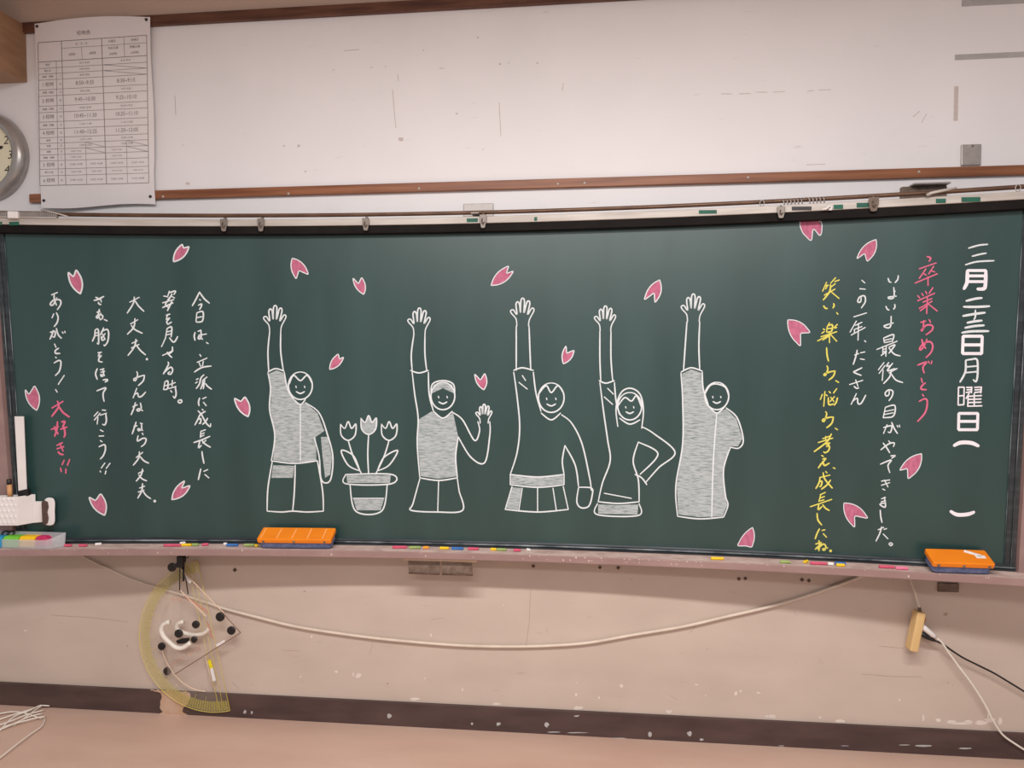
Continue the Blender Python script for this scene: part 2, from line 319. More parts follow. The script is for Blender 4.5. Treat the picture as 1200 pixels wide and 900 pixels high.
for s in (-1, 1):
    mb = MB(); zz = frange(LEDGE, BTOP-0.003, 20)
    def prof(z, s=s):
        y = surf(1.78, z)
        return [Vector((s*1.784, y, z)), Vector((s*1.786, y-0.006, z)), Vector((s*1.797, y-0.008, z)), Vector((s*1.799, y-0.004, z)), Vector((s*1.808, y-0.006, z)), Vector((s*1.817, y-0.010, z)), Vector((s*1.822, y+0.01, z))]
    mb.sweep(zz, prof).build('side_frame', M['frame'], board)
    MB().tube([(s*1.7845, surf(1.78, z)-.003, z) for z in zz], .0016, 6).build('side_highlight_bead', M['bead'], board, smooth=True)  # thin beads added for the light lines on the side frame
    MB().tube([(s*1.803, surf(1.80, z)-.007, z) for z in zz], .0014, 6).build('side_highlight_bead', M['bead'], board, smooth=True)
    def prof2(z, s=s):
        y = surf(1.86, z)
        return [Vector((s*1.819, 0.0, z)), Vector((s*1.819, y-0.014, z)), Vector((s*1.965, y-0.018, z)), Vector((s*1.965, 0.0, z))]
    MB().sweep(frange(LEDGE-0.026, BTOP-0.003, 14), prof2).build('end_post', M['mauve'], board)
def ledge(x):
    y = surf(x, BBOT)
    return [Vector((x, y+0.01, LEDGE-0.026)), Vector((x, y-0.086, LEDGE-0.026)), Vector((x, y-0.086, LEDGE)), Vector((x, y+0.01, LEDGE))]
ld = MB().sweep(xe, ledge).build('chalk_ledge', M['mauve'], board, bevel=0.002, label='mauve painted ledge')
MB().sweep(xe, lambda x: [Vector((x, surf(x, BBOT)-.009, LEDGE)), Vector((x, surf(x, BBOT)-.0845, LEDGE)), Vector((x, surf(x, BBOT)-.0845, LEDGE+.0003)), Vector((x, surf(x, BBOT)-.009, LEDGE+.0003))]).build('dust_film', M['film'], ld, label='pale chalk dust film')
mb = MB()
for k in range(150):
    x = random.uniform(-1.75, 1.8); c = random.random(); o = random.uniform(0.014, 0.082); rx = random.uniform(0.002, 0.010)
    pts = []
    for a in range(7):
        t = 2*math.pi*a/7; s = random.uniform(0.5, 1.1); X = x+rx*s*math.cos(t)
        pts.append((X, surf(X, BBOT)-o-0.003*s*math.sin(t), LEDGE+0.0005))
    patch(mb, pts)
for k in range(60):
    x = random.choice([random.uniform(-1.7, 1.8), random.gauss(0.55, 0.15)]); h = random.uniform(0.002, 0.009); wd = random.uniform(0.001, 0.007)
    t = LEDGE-random.choice([0.001, 0.001, 0.012])
    patch(mb, [(x, surf(x, BBOT)-0.0865, t), (x+wd, surf(x+wd, BBOT)-0.0865, t-0.001), (x+wd*0.5, surf(x, BBOT)-0.0865, t-h)])
mb.build('chalk_dust', M['dust'], ld, fixn=False, label='pale chalk dust')
for (x0, x1, y0, y1, m) in ((10.7, 22, 260, 264.2, 'green'), (0, 2, 260, 264.2, 'green'), (547, 560, 256, 260.5, 'green'), (626, 629.5, 254.5, 259, 'green'), (819, 840, 246.3, 250.6, 'green'), (977, 988, 240, 245, 'green'), (1004, 1018, 237.8, 243.2, 'green'), (1097, 1108.5, 233, 238, 'green'), (1127, 1149, 231.2, 236.6, 'green'), (928, 951, 242.2, 246.6, 'pin')):
    q = [B(x0, y1, .0346), B(x1, y1-.3, .0346), B(x1, y0-.3, .0346), B(x0, y0, .0346)]
    MB().prism(q, [v+Vector((0, .0012, 0)) for v in q]).build('tape_patch', M[m], rail_, label=('green' if m == 'green' else 'black')+' tape patch')

# chalk lines: strokes are lists of photo points turned into ribbons lying on the curved surface
SI = [0]
def ribbon(mb, pts, wd, step=1.0, taper=0.75):
    pts = smoothpath(pts, step); n = len(pts)
    if n < 2: return
    SI[0] = (SI[0]+1) % 25; off = 0.0012+SI[0]*1.2e-5
    ls, rs = [], []
    for i, p in enumerate(pts):
        a = pts[max(0, i-1)]; b = pts[min(n-1, i+1)]; dx, dy = b[0]-a[0], b[1]-a[1]; l = math.hypot(dx, dy) or 1
        e = min(i, n-1-i)/max(1, n-1); h = wd/2*(taper+(1-taper)*min(1, e*4))
        nx, ny = -dy/l*h, dx/l*h
        ls.append((p[0]+nx, p[1]+ny)); rs.append((p[0]-nx, p[1]-ny))
    a, b = pts[0], pts[1]; l = math.dist(a, b) or 1; h = wd/2*taper; d = ((a[0]-b[0])/l*h*.8, (a[1]-b[1])/l*h*.8)
    c0 = (a[0]+d[0], a[1]+d[1])
    a, b = pts[-1], pts[-2]; l = math.dist(a, b) or 1; d = ((a[0]-b[0])/l*h*.8, (a[1]-b[1])/l*h*.8)
    c1 = (a[0]+d[0], a[1]+d[1])
    V = [B(x, y, off) for x, y in ls+rs+[c0, c1]]
    fs = [(i, i+1, n+i+1, n+i) for i in range(n-1)]+[(2*n, 0, n), (2*n+1, 2*n-1, n-1)]
    mb.add(V, fs)
def disc(mb, x, y, r):
    mb.add([B(x+r*math.cos(2*math.pi*k/10), y+r*math.sin(2*math.pi*k/10), .0014) for k in range(10)], [tuple(range(10))])
def strokes(mb, x0, y0, sc, txt, wd):
    for s in txt.replace('\n', ';').split(';'):
        s = s.strip()
        if not s: continue
        pts = [tuple(float(v) for v in p.split(',')) for p in s.split()]
        if len(pts) == 1: disc(mb, x0+pts[0][0]/sc, y0+pts[0][1]/sc, pts[0][2]/sc)
        else: ribbon(mb, [(x0+a/sc, y0+b/sc) for a, b in pts], wd)
def column(parts, m, wd, label):
    mb = MB()
    for (x0, y0, sc, t) in parts: strokes(mb, x0, y0, sc, t, wd*.9)
    return mb.build('chalk_writing', M[m], board, fixn=False, label=label)
A_ = """178,92 150,150 115,213;178,92 220,150 266,190;178,158 188,164;168,208 198,197 192,222 178,246
155,275 148,352;155,275 208,265 204,345 150,356;153,318 200,308
140,445 132,480 140,518;165,438 192,426;170,472 240,460;190,426 194,480 182,504 166,498 176,482 206,508;238,535 256,545
180,640 192,658;158,710 245,672;175,712 188,745;212,700 204,745;133,795 200,755 282,742
150,862 168,852;143,893 160,880;218,818 190,850 178,900 150,940;245,838 205,868;208,868 204,905 188,945;224,862 218,900 212,942;230,895 252,922 285,946"""
B_ = """180,122 170,160 175,192;205,130 238,115;213,160 238,192
200,222 212,232;230,240 185,270 165,310 138,360;165,235 195,268 235,340 272,375 276,348;165,312 190,305 186,345 174,345;250,300 232,330 205,355
190,418 186,470;190,416 232,402;190,440 222,430;190,462 218,450;128,515 200,490 270,460;182,500 170,560 196,538;198,490 225,525 275,556;237,494 205,520
200,592 206,640 218,698;190,745 180,790 168,842;215,768 252,752;225,795 262,826"""
column([(210, 330, 7.5, A_), (210, 450, 7.5, B_)], 'white', 2.0, 'white chalk column beside the leftmost drawing')
C_ = """122,95 150,100;160,62 150,95;155,75 200,62 190,85;178,80 168,100 150,118;170,95 195,108;115,140 190,118;165,108 135,150 160,172;178,128 158,170 147,192;115,172 150,155 185,140
138,222 165,214;152,214 140,242;138,250 162,240 144,262 150,280 175,266
145,310 135,370;145,310 175,300 172,365;142,332 170,325;140,352 168,345;135,372 108,430;160,370 185,398 200,390 215,362
115,487 185,455;180,430 178,460 150,480;145,465 165,490 178,500
150,530 155,545 120,610;122,605 165,565 182,580 170,610 150,606 164,594
130,665 122,712;130,662 150,655 148,705 122,712;126,688 148,682;160,680 200,665;180,650 178,690;155,705 205,692;198,690 205,740 195,768 185,755;168,718 178,730
220,782 238,780 242,792 230,800 218,794 220,782"""
column([(170, 330, 5.625, C_)], 'white', 2.0, 'white chalk column, second left of the drawings')
D_ = """152,98 230,58;190,55 180,110 132,187;195,85 225,130 268,172
158,275 218,240;195,230 185,300 133,358;165,285 195,320 255,350
170,432 215,410;165,470 228,440;203,398 190,460 138,530;205,445 240,490 282,526;292,560,10
210,660 216,690 198,735 184,722 235,700 272,690;272,690 262,735 222,775
210,795 180,875;190,850 215,835 225,865 250,860 282,826"""
E_ = """185,75 172,120 152,168;163,108 200,92;222,78 228,120 206,140 195,130 215,122 240,138
190,222 176,265 160,312;172,258 198,250;220,230 238,236;229,240 231,275 207,287 205,272 240,286
235,305 243,318;205,325 200,365 240,345 265,350 255,385 228,408
190,490 240,450;215,445 208,495 168,548;218,480 250,515 285,532
205,610 245,590;238,575 228,620 190,668;210,620 235,650 270,665
215,720 255,705;205,750 250,735;238,685 232,740 202,796;240,740 265,775 300,800;330,818,11"""
column([(130, 340, 6.923, D_), (130, 460, 6.4286, E_)], 'white', 2.0, 'white chalk column ending in a thick dot')
F_ = """150,90 180,84 238,55;165,62 190,75 215,88;210,80 216,105;190,105 192,118 213,128
175,195 205,187;198,168 190,215 202,255;212,202 182,246 172,234 195,215 226,224 226,246 205,262;240,258 268,270
160,355 158,400 137,450;160,352 188,345 192,450 190,475 178,465;163,378 188,372;162,402 188,395;235,330 225,360 205,395;215,365 265,345 280,380 272,450 245,490 238,480;225,385 248,430;250,380 220,425;215,405 222,440 250,430
185,550 218,545;205,545 190,582 216,574 195,600 195,625 225,632
180,690 165,735 180,785;205,700 240,690;210,722 246,712;227,692 236,748 216,757 210,742 246,752;230,790 265,785 270,795 248,808"""
G_ = """162,125 235,100 215,140 215,180 222,210
172,295 140,330;190,305 142,362;172,340 165,395;205,280 235,283;190,322 242,306;235,312 240,370 225,402 208,395
190,442 215,455;180,492 220,490;190,528 207,538;180,578 225,562 232,600 215,650 190,678
228,710 198,752;270,712 238,755;189,773 193,785;237,773 230,800"""
column([(90, 340, 7.5, F_), (90, 440, 6.923, G_)], 'white', 2.1, 'white chalk column ending in a double exclamation mark')
H_ = """140,108 190,88;162,103 165,150 182,192;185,130 152,190 130,182 160,150 210,150 215,185 188,228
160,260 145,295;180,252 195,290 185,335 162,365
130,412 170,405 165,450 150,445;155,395 145,430 128,468;180,378 195,430 222,460;228,408 236,420;248,402 252,416
165,505 178,535;200,540 172,560 175,582 210,582;172,612 182,620;162,660 200,640 218,655 205,725 172,762;245,760 195,835;173,875 188,897"""
column([(40, 330, 6.923, H_)], 'white', 2.1, 'white chalk column nearest the left end')
I_ = """155,212 255,152;205,150 215,200 155,285;215,195 255,250 310,290
205,330 200,400 180,460;150,400 215,375;180,372 188,405 212,440;240,335 270,330 250,378;232,398 290,378;262,372 272,440 262,468
200,540 250,515;200,570 262,550;225,520 255,590;210,595 230,615 258,620
265,670 245,710;312,662 292,716;232,738 240,772;280,745 278,785"""
column([(40, 450, 7.5, I_)], 'pink', 2.6, 'short pink chalk column at the left end')
J_ = """215,155 180,235;200,188 232,180;295,115 250,165;285,150 328,135;250,200 292,168;225,182 205,215;195,270 290,215;250,175 240,240 185,312;255,240 325,298
188,362 205,385 222,386;275,342 282,360 270,382;303,422 315,438
240,512 230,535;222,540 215,590;222,540 265,530 258,585 215,595;220,565 258,560;185,565 200,575;172,605 195,588;310,525 280,555;285,560 305,552;165,635 305,590;240,590 240,688;235,620 135,672;240,625 180,665;250,615 305,675
215,730 220,800 232,850"""
K_ = """218,65 226,95 204,150 192,140 240,120 290,110;290,110 275,155 235,190;295,195 322,212
178,315 160,362;200,290 190,422;208,318 222,330;235,290 250,305;305,265 275,305;230,345 235,405 275,400;310,345 300,385 280,412;250,340 280,380;285,335 245,380
205,468 216,490 192,555 178,540 230,520 275,515;275,515 260,570 215,610;290,612 312,628
258,662 215,735 105,820;140,740 270,700;180,706 240,684;208,684 205,725;205,755 242,742 215,775 240,770 232,810 200,830 190,820;170,852 188,862"""
L_ = """235,55 262,50 232,85 200,128;215,100 240,85 250,108 290,88;320,125 338,132
260,155 272,168;210,205 295,185;240,165 252,215 315,292;215,205 205,250 180,295;205,240 230,235 222,275 210,278;300,225 270,265 225,300
220,345 205,400;215,345 258,325;220,370 252,358;215,395 248,385;135,442 310,382;205,420 200,465 230,440;235,425 260,455 290,472
190,495 198,550 228,590;210,620 190,660 175,703;230,635 255,628;240,660 268,690
205,715 210,760 205,800;178,745 225,735 175,788;195,785 240,745 262,765 250,795 235,785 278,775;300,800,12"""
column([(940, 310, 7.5, J_), (940, 420, 7.5, K_), (930, 530, 6.923, L_)], 'yellow', 2.1, 'yellow chalk column')
M_ = """158,97 178,115;145,150 180,153;155,200 150,232 133,230 145,202 175,195 180,230 155,270;108,325 188,300
125,350 85,420;118,378 160,358;92,438 180,390;110,404 160,384;113,404 112,426;138,365 135,470;175,472 184,480
130,530 120,575 105,620;113,562 140,552;150,548 178,542;148,585 175,590;160,640 120,660 108,668 155,688
82,745 165,718;120,715 135,755;110,755 125,768 140,765;125,800 92,868;105,845 130,830 135,862 155,860 183,810"""
column([(980, 310, 5.294, M_)], 'white', 1.9, 'shorter white chalk column right of the yellow one')
N_ = """145,90 152,112 165,118;212,72 208,98 190,120;182,150 184,212 160,226 145,216 200,208;184,178 192,175
130,275 140,295 152,300;188,262 190,280 180,295;165,340 162,402 145,418 118,405 180,385
115,485 120,515;115,485 180,462 172,508;120,500 170,488;122,515 170,505;70,560 205,505;110,540 110,590;133,535 130,605;98,600 135,575;112,560 130,555;112,576 130,571;150,545 190,530 150,585;150,550 185,590 225,602
118,645 80,695;125,665 85,718;112,695 106,765;150,645 135,670 165,665;175,650 140,700 190,685;150,715 205,685;165,700 155,740 115,785;165,720 195,760 242,778
152,828 150,858 132,866 126,846 150,826 176,836 170,870 150,898"""
O_ = """130,85 118,140;130,82 182,72 175,130 118,140;128,105 178,95;125,122 175,112
120,195 165,185 158,222 145,218;140,178 120,228;165,165 180,200 198,228;195,182 200,192;208,180 210,192
105,318 150,285 180,280 175,300;148,268 158,278;118,280 140,310 155,335;160,352 185,350 165,365;102,398 162,375 145,405 155,445
108,492 155,485;108,515 155,500;125,485 145,525;115,535 128,542;108,590 132,582;106,607 132,600;125,580 130,635 100,620 132,612
102,652 105,690 112,722;110,745 98,785 78,825;90,762 122,748;122,760 138,755;118,785 145,812;150,840 160,834 170,842 160,850 150,840"""
column([(1015, 310, 5.625, N_), (1010, 460, 4.737, O_)], 'white', 1.9, 'longest white chalk column, right of centre')
P_ = """215,88 250,100 235,135;140,205 305,148;205,205 140,298;180,250 210,265;280,180 230,255;260,225 290,235;100,342 315,252;225,280 225,365
125,460 145,485;165,440 180,462;200,420 215,445;272,385 235,440;125,512 290,438;175,525 262,490;140,585 265,515;150,608 215,560;220,465 212,635;225,540 315,610
155,718 205,705;185,700 175,790 160,795 210,745 265,750 265,790 205,838;235,690 250,720"""
Q_ = """165,62 180,120 205,150;215,60 190,120 155,165 145,150 180,105 240,85 270,120 255,185 205,238
125,310 210,280 180,320 178,355 190,385;228,272 238,292;262,270 256,298;160,435 172,480;200,480 165,510 160,540 210,545
170,590 185,608;140,658 195,632 218,660 200,760 125,850"""
column([(1060, 290, 8.18, P_), (1060, 390, 8.18, Q_)], 'pink', 2.3, 'long pink chalk column at the right')
R_ = """120,95 190,75 255,68;145,152 200,138 245,130;98,212 180,190 300,183"""
R2 = """103,466 170,450 215,445;85,507 170,508 268,503;80,572 160,558 237,548;110,620 160,610 215,604;95,655 160,643 230,637;73,690 140,680 262,678"""
mb = MB(); strokes(mb, 1115, 275, 6, R_, 2.0); strokes(mb, 1115, 275, 6, R2, 2.8); strokes(mb, 1115, 275, 6, '168,530 168,575 158,598', 2.0)
strokes(mb, 1105, 420, 4.5, "120,10 118,70 90,125;120,10 150,5 180,8 183,80 175,122 160,112;122,45 180,40;120,75 178,70", 2.4)
mb.build('chalk_writing', M['white'], board, fixn=False, label='white chalk date strokes')
for (x0, y0, sc, t, wd) in (
        (1115, 275, 6, "112,252 110,330 98,362 87,382;112,252 242,252;242,252 238,355 226,380 182,382;112,290 240,290;112,330 240,330", 4.4),
        (1115, 275, 6, "82,714 78,835;82,714 216,714;216,714 212,836;78,836 212,836;80,775 214,775", 4.8),
        (1105, 420, 4.5, "82,152 80,246;82,152 112,152;112,152 110,244;80,246 110,244;81,198 111,196;124,153 152,153;152,150 150,182;126,166 150,164;122,180 150,175;166,153 202,151;203,150 200,182;168,166 200,164;166,180 200,176;138,184 122,212;133,200 131,254;165,186 165,252;131,200 204,196;133,216 202,214;133,233 202,231;131,252 206,250", 2.2),
        (1105, 420, 4.5, "84,290 82,374;84,290 184,290;184,290 182,374;82,376 182,376;83,332 183,332", 4.5),
        (1105, 420, 4.5, "58,460 95,444 150,446 188,462", 4.6), (1105, 420, 4.5, "40,806 75,824 130,822 165,810", 4.4)):
    mb = MB(); strokes(mb, x0, y0, sc, t, wd); mb.build('printed_character', M['printed'], board, fixn=False, label='white painted character')

def q2(a, b, bulge, n=7):                # arc from a to b that bulges sideways
    dx, dy = b[0]-a[0], b[1]-a[1]; c = ((a[0]+b[0])/2-dy*bulge*2, (a[1]+b[1])/2+dx*bulge*2)
    return [((1-t)**2*a[0]+2*t*(1-t)*c[0]+t*t*b[0], (1-t)**2*a[1]+2*t*(1-t)*c[1]+t*t*b[1]) for t in frange(0, 1, n)]
def fill(mb, pts, off=0.0007):
    bm = bmesh.new(); vs = [bm.verts.new((x, y, 0)) for x, y in pts]; bm.faces.new(vs).normal_update()
    bmesh.ops.triangulate(bm, faces=bm.faces[:], ngon_method='EAR_CLIP')
    for _ in range(2):
        es = [e for e in bm.edges if e.calc_length() > 14]
        if es: bmesh.ops.subdivide_edges(bm, edges=es, cuts=2); bmesh.ops.triangulate(bm, faces=bm.faces[:])
    bm.verts.index_update()
    mb.add([B(v.co.x, v.co.y, off) for v in bm.verts], [tuple(v.index for v in f.verts) for f in bm.faces]); bm.free()
def petal(out, wd, label):
    mb = MB(); fill(mb, out); o = mb.build('petal_drawing', M['petal'], board, fixn=False, label=label)
    mb = MB()
    cx = sum(p[0] for p in out)/len(out); cy = sum(p[1] for p in out)/len(out)
    ribbon(mb, out+[out[0]], wd*.85, taper=1.0); mb.build('chalk_outline', M['white'], o, fixn=False, label='white outline')
PET = [((94.2, 344.3), (80.1, 319.5), (86, 324), (89.3, 316.7), 2.2), ((203.3, 306.7), (213.4, 286.5), (215.3, 290.5), (221.3, 289.3), 2.0), ((342.5, 302.5), (347, 326.3), (350.5, 317.5), (361, 321.3), 1.4),
    ((426.3, 345), (413.8, 326.3), (420, 332), (423.8, 325.5), 1.4), ((575.5, 334.5), (595.8, 312), (593.8, 320), (601.3, 318), 1.4), ((386.3, 433), (396.3, 415), (398, 420.5), (402.5, 418.8), 1.4),
    ((567, 456.8), (556.5, 438.8), (563, 445), (568, 438), 1.5), ((660.2, 426.3), (663.2, 405.7), (664.3, 413.5), (672.5, 410.8), 1.5), ((773, 328), (755.5, 350.8), (766.3, 343.8), (767.8, 354), 1.5),
    ((1026.7, 280.6), (1004.4, 302.8), (1013, 297.6), (1016.4, 305.9), 1.3), ((923.1, 374.8), (937.8, 405), (938.5, 391), (948.9, 389.4), 1.3), ((1080, 531.7), (1054.7, 550.8), (1063, 549.5), (1064.4, 560.6), 1.4),
    ((988.9, 589.4), (1001.3, 617.4), (1002, 605), (1016.4, 607), 1.3), ((43, 481), (29.7, 457), (34, 461.7), (40.5, 452.6), 1.5), ((290.7, 488.3), (275, 467), (282.2, 470.2), (287, 465.4), 1.9),
    ((122.7, 603.8), (104.6, 583), (111.8, 586.2), (117.9, 579), 1.9), ((201.3, 585.5), (216.2, 563.7), (213.3, 571.7), (222.5, 569.3), 1.7)]
for (T, L1, N1, L2, wd) in PET:
    cr = (L1[0]-T[0])*(L2[1]-T[1])-(L1[1]-T[1])*(L2[0]-T[0]); s = 1 if cr > 0 else -1
    petal(q2(T, L1, -0.14*s)+q2(L1, N1, 0.0, 3)[1:]+q2(N1, L2, 0.0, 3)[1:]+q2(L2, T, -0.16*s)[1:-1], wd, 'pink chalk petal')
petal([(937.3, 259.3), (960, 258.9), (963.2, 267.3), (960.8, 275.9), (953.3, 268.7), (950.7, 281.5), (944.5, 277), (940.8, 272.7), (938, 266)], 1.3, 'pink chalk petal touching the top edge')
petal(q2((881.9, 618.1), (864.8, 639.4), 0.10)+[(873.8, 639.8), (880.6, 641)]+q2((880.6, 641), (881.9, 618.1), 0.12)[1:-1], 1.2, 'pink chalk petal touching the bottom edge')

# drawings: plain pupils waving, and a pot of flowers
def lines(mb, L, wd=1.7):
    for l in L: ribbon(mb, l, wd)
def hand(x, y, s=1.0):                   # open waving hand, wrist at (x, y)
    o = [(-6, 0), (-7, -8), (-12, -14), (-13, -17), (-10, -18), (-6, -13), (-7, -24), (-5, -27), (-3, -24), (-2, -15), (-1.5, -28), (0.5, -31), (2.5, -28), (2, -15), (5, -26), (7, -28), (8.5, -25), (6, -13), (10, -19), (12, -20), (13, -17), (8, -7), (7, 0)]
    return [(x+a*s, y+b*s) for a, b in o]
def face(x, y, r):
    return [[(x-r*.38, y-r*.05), (x-r*.34, y+r*.1)], [(x+r*.34, y-r*.05), (x+r*.38, y+r*.1)], [(x-r*.35, y+r*.42), (x, y+r*.58), (x+r*.35, y+r*.42)]]
def head(x, y, r, ry=None):
    ry = ry or r*1.15; return [(x+r*math.cos(a), y+ry*math.sin(a)) for a in frange(-math.pi/2, 1.5*math.pi, 22)]
def pupil(label, ls, fills):
    mb = MB(); lines(mb, ls); o = mb.build('figure_drawing', M['white'], board, fixn=False, label=label)
    if fills:
        for f in fills:
            mb = MB(); fill(mb, f); mb.build('chalk_shading', M['hatch'], o, fixn=False, label='rubbed white chalk')
# 1: pupil in a filled cardigan
h = hand(322, 389)
pupil('white chalk pupil waving, leftmost of the figures', [h, [(316, 389), (314, 412), (315, 436)], [(329, 389), (329, 412), (332, 434)], [(314, 436), (323, 432), (333, 435)],
    [(314, 437), (317, 455), (316, 480), (322, 510), (318, 540)], [(333, 436), (337, 456), (344, 468)], [(358, 472), (374, 484), (384, 510), (390, 535), (388, 560), (382, 566), (376, 560), (374, 535), (368, 512)],
    [(318, 540), (345, 543), (372, 540)], head(352, 452, 14), [(339, 450), (344, 440), (352, 446), (360, 440), (366, 450)], [(344, 468), (352, 474), (358, 468)], [(352, 474), (352, 540)],
    [(319, 541), (314, 572), (313, 599)], [(346, 545), (345, 575), (343, 599)], [(372, 540), (378, 575), (379, 599)], [(313, 599), (330, 600), (343, 599), (360, 600), (379, 599)]]+face(352, 453, 14),
    [[(315, 438), (324, 434), (332, 437), (337, 457), (344, 469), (352, 475), (358, 472), (372, 484), (380, 505), (370, 512), (371, 540), (345, 542), (320, 539), (323, 510), (317, 480), (318, 456)], [(320, 545), (345, 546), (343, 560), (318, 560)], [(376, 512), (384, 512), (389, 536), (387, 556), (381, 560), (378, 535)]])
# flower pot
def tulip(x, y): return [(x-9, y-8), (x-4, y-3), (x, y-11), (x+4, y-3), (x+9, y-8), (x+8, y+5), (x, y+11), (x-8, y+5), (x-9, y-8)]
pupil('white chalk flower pot between the figures', [tulip(408, 505), tulip(432, 498), tulip(456, 505), [(408, 516), (414, 535), (424, 556)], [(432, 509), (431, 532), (432, 556)], [(456, 516), (450, 535), (440, 556)],
    [(422, 552), (408, 545), (400, 528), (414, 534), (422, 552)], [(442, 552), (456, 545), (466, 528), (450, 536), (442, 552)],
    [(405, 556), (459, 556), (458, 567), (406, 567), (405, 556)], [(410, 567), (417, 599), (447, 599), (454, 567)], [(414, 584), (450, 584)]],
    [tulip(432, 498)[:-1], [(406, 557), (458, 557), (457, 566), (407, 566)], [(414, 585), (450, 585), (446, 598), (418, 598)]])
# 2: pupil in a filled vest with the other hand up
h = hand(491, 392)
pupil('white chalk pupil waving with both arms up', [h, [(485, 392), (482, 415), (483, 434)], [(498, 392), (498, 415), (500, 434)], [(481, 434), (491, 437), (502, 434)], [(483, 436), (486, 462), (490, 490), (489, 520), (492, 560)],
    [(502, 436), (503, 462), (508, 482)], head(519, 464, 14), [(505, 462), (507, 450), (519, 446), (531, 450), (533, 462)], [(508, 482), (519, 490), (530, 482)], [(530, 483), (542, 492), (556, 516), (562, 505), (560, 494)],
    [(537, 512), (552, 536), (568, 542), (574, 510), (574, 494)], hand(567, 496, 0.72), [(537, 512), (534, 535), (536, 560)], [(492, 560), (514, 563), (536, 560)], [(492, 561), (484, 590), (482, 598), (512, 600), (542, 598), (538, 575), (536, 561)], [(514, 563), (513, 599)]]+face(519, 465, 14),
    [[(490, 492), (506, 482), (519, 491), (531, 484), (537, 512), (534, 535), (536, 558), (514, 561), (493, 558), (490, 520)], [(506, 461), (508, 451), (519, 447), (530, 451), (532, 461), (519, 455)]])
# 3: pupil in a plain sweater
h = hand(612, 382, 1.05)
pupil('white chalk pupil with one long arm hanging down', [h, [(605, 382), (605, 410), (605, 434)], [(620, 382), (621, 410), (622, 434)], [(602, 434), (612, 431), (625, 434)], [(602, 436), (606, 465), (609, 500), (606, 530), (598, 556)],
    [(625, 436), (628, 460), (634, 482)], head(646, 466, 15), [(631, 462), (640, 452), (646, 460), (654, 452), (661, 462)], [(634, 484), (646, 492), (657, 484)], [(658, 486), (670, 496), (682, 520), (691, 560), (693, 575)], [(662, 522), (674, 545), (678, 570)],
    [(678, 571), (676, 588), (681, 595), (690, 593), (694, 580), (693, 572), (678, 571)], [(662, 522), (659, 540), (661, 556)], [(598, 556), (630, 559), (661, 556)], [(598, 568), (630, 571), (661, 568)], [(598, 556), (598, 568)], [(661, 556), (661, 568)],
    [(600, 570), (592, 597)], [(660, 570), (666, 597)], [(592, 597), (630, 600), (666, 597)], [(612, 572), (608, 598)], [(630, 572), (630, 599)], [(648, 572), (652, 598)], [(612, 440), (616, 446)], [(608, 448), (618, 456)]]+face(646, 467, 15),
    [[(599, 557), (630, 560), (660, 557), (660, 567), (630, 570), (599, 567)], [(600, 571), (611, 572), (607, 597), (593, 596)]])
# 4: pupil with long hair, hand on hip
h = hand(709, 388, 0.95)
pupil('white chalk long-haired pupil with a hand on the hip', [h, [(703, 388), (703, 420), (704, 446)], [(716, 388), (716, 420), (718, 446)], [(702, 446), (710, 449), (720, 446)], [(703, 448), (707, 480), (712, 515), (715, 540), (706, 566), (701, 588)],
    [(720, 448), (722, 470), (726, 486)], head(738, 476, 14), [(724, 500), (722, 478), (728, 460), (739, 455), (750, 462), (754, 480), (752, 502)], [(724, 476), (732, 466), (740, 470), (746, 464), (752, 478)], [(752, 500), (766, 508), (791, 530), (772, 548), (756, 566)], [(748, 518), (771, 532), (750, 556)],
    [(748, 518), (742, 540), (748, 562), (749, 588)], [(701, 588), (725, 590), (749, 588)], [(700, 590), (700, 603), (748, 604), (749, 590)], [(744, 556), (752, 560), (758, 568)], [(726, 490), (738, 497), (750, 492)], [(712, 455), (719, 462)], [(708, 465), (718, 474)], [(708, 578), (740, 584)]]+face(738, 477, 13),
    [[(701, 591), (725, 592), (748, 591), (747, 603), (701, 602)]])
# 5: pupil in a filled long coat
h = hand(812, 377, 1.05)
pupil('white chalk pupil in a long shaded coat, rightmost of the figures', [h, [(805, 377), (803, 405), (801, 434)], [(820, 377), (819, 405), (820, 434)], [(798, 436), (810, 431), (823, 435)], [(798, 437), (800, 470), (800, 520), (792, 570), (794, 605)],
    [(823, 436), (824, 455), (830, 474)], head(840, 464, 14), [(826, 462), (832, 452), (840, 450), (850, 454), (854, 464)], [(830, 476), (840, 484), (850, 476)], [(851, 478), (864, 490), (871, 515), (866, 525), (856, 524)], [(856, 524), (848, 550), (850, 580), (853, 592), (848, 606)], [(840, 484), (836, 540), (834, 606)], [(794, 605), (820, 608), (848, 606)]]+face(840, 465, 13),
    [[(799, 438), (810, 433), (822, 437), (824, 456), (831, 477), (840, 485), (851, 479), (863, 491), (870, 514), (865, 523), (856, 523), (847, 550), (849, 580), (852, 592), (847, 605), (820, 606), (795, 603), (793, 570), (801, 520), (801, 470)]])

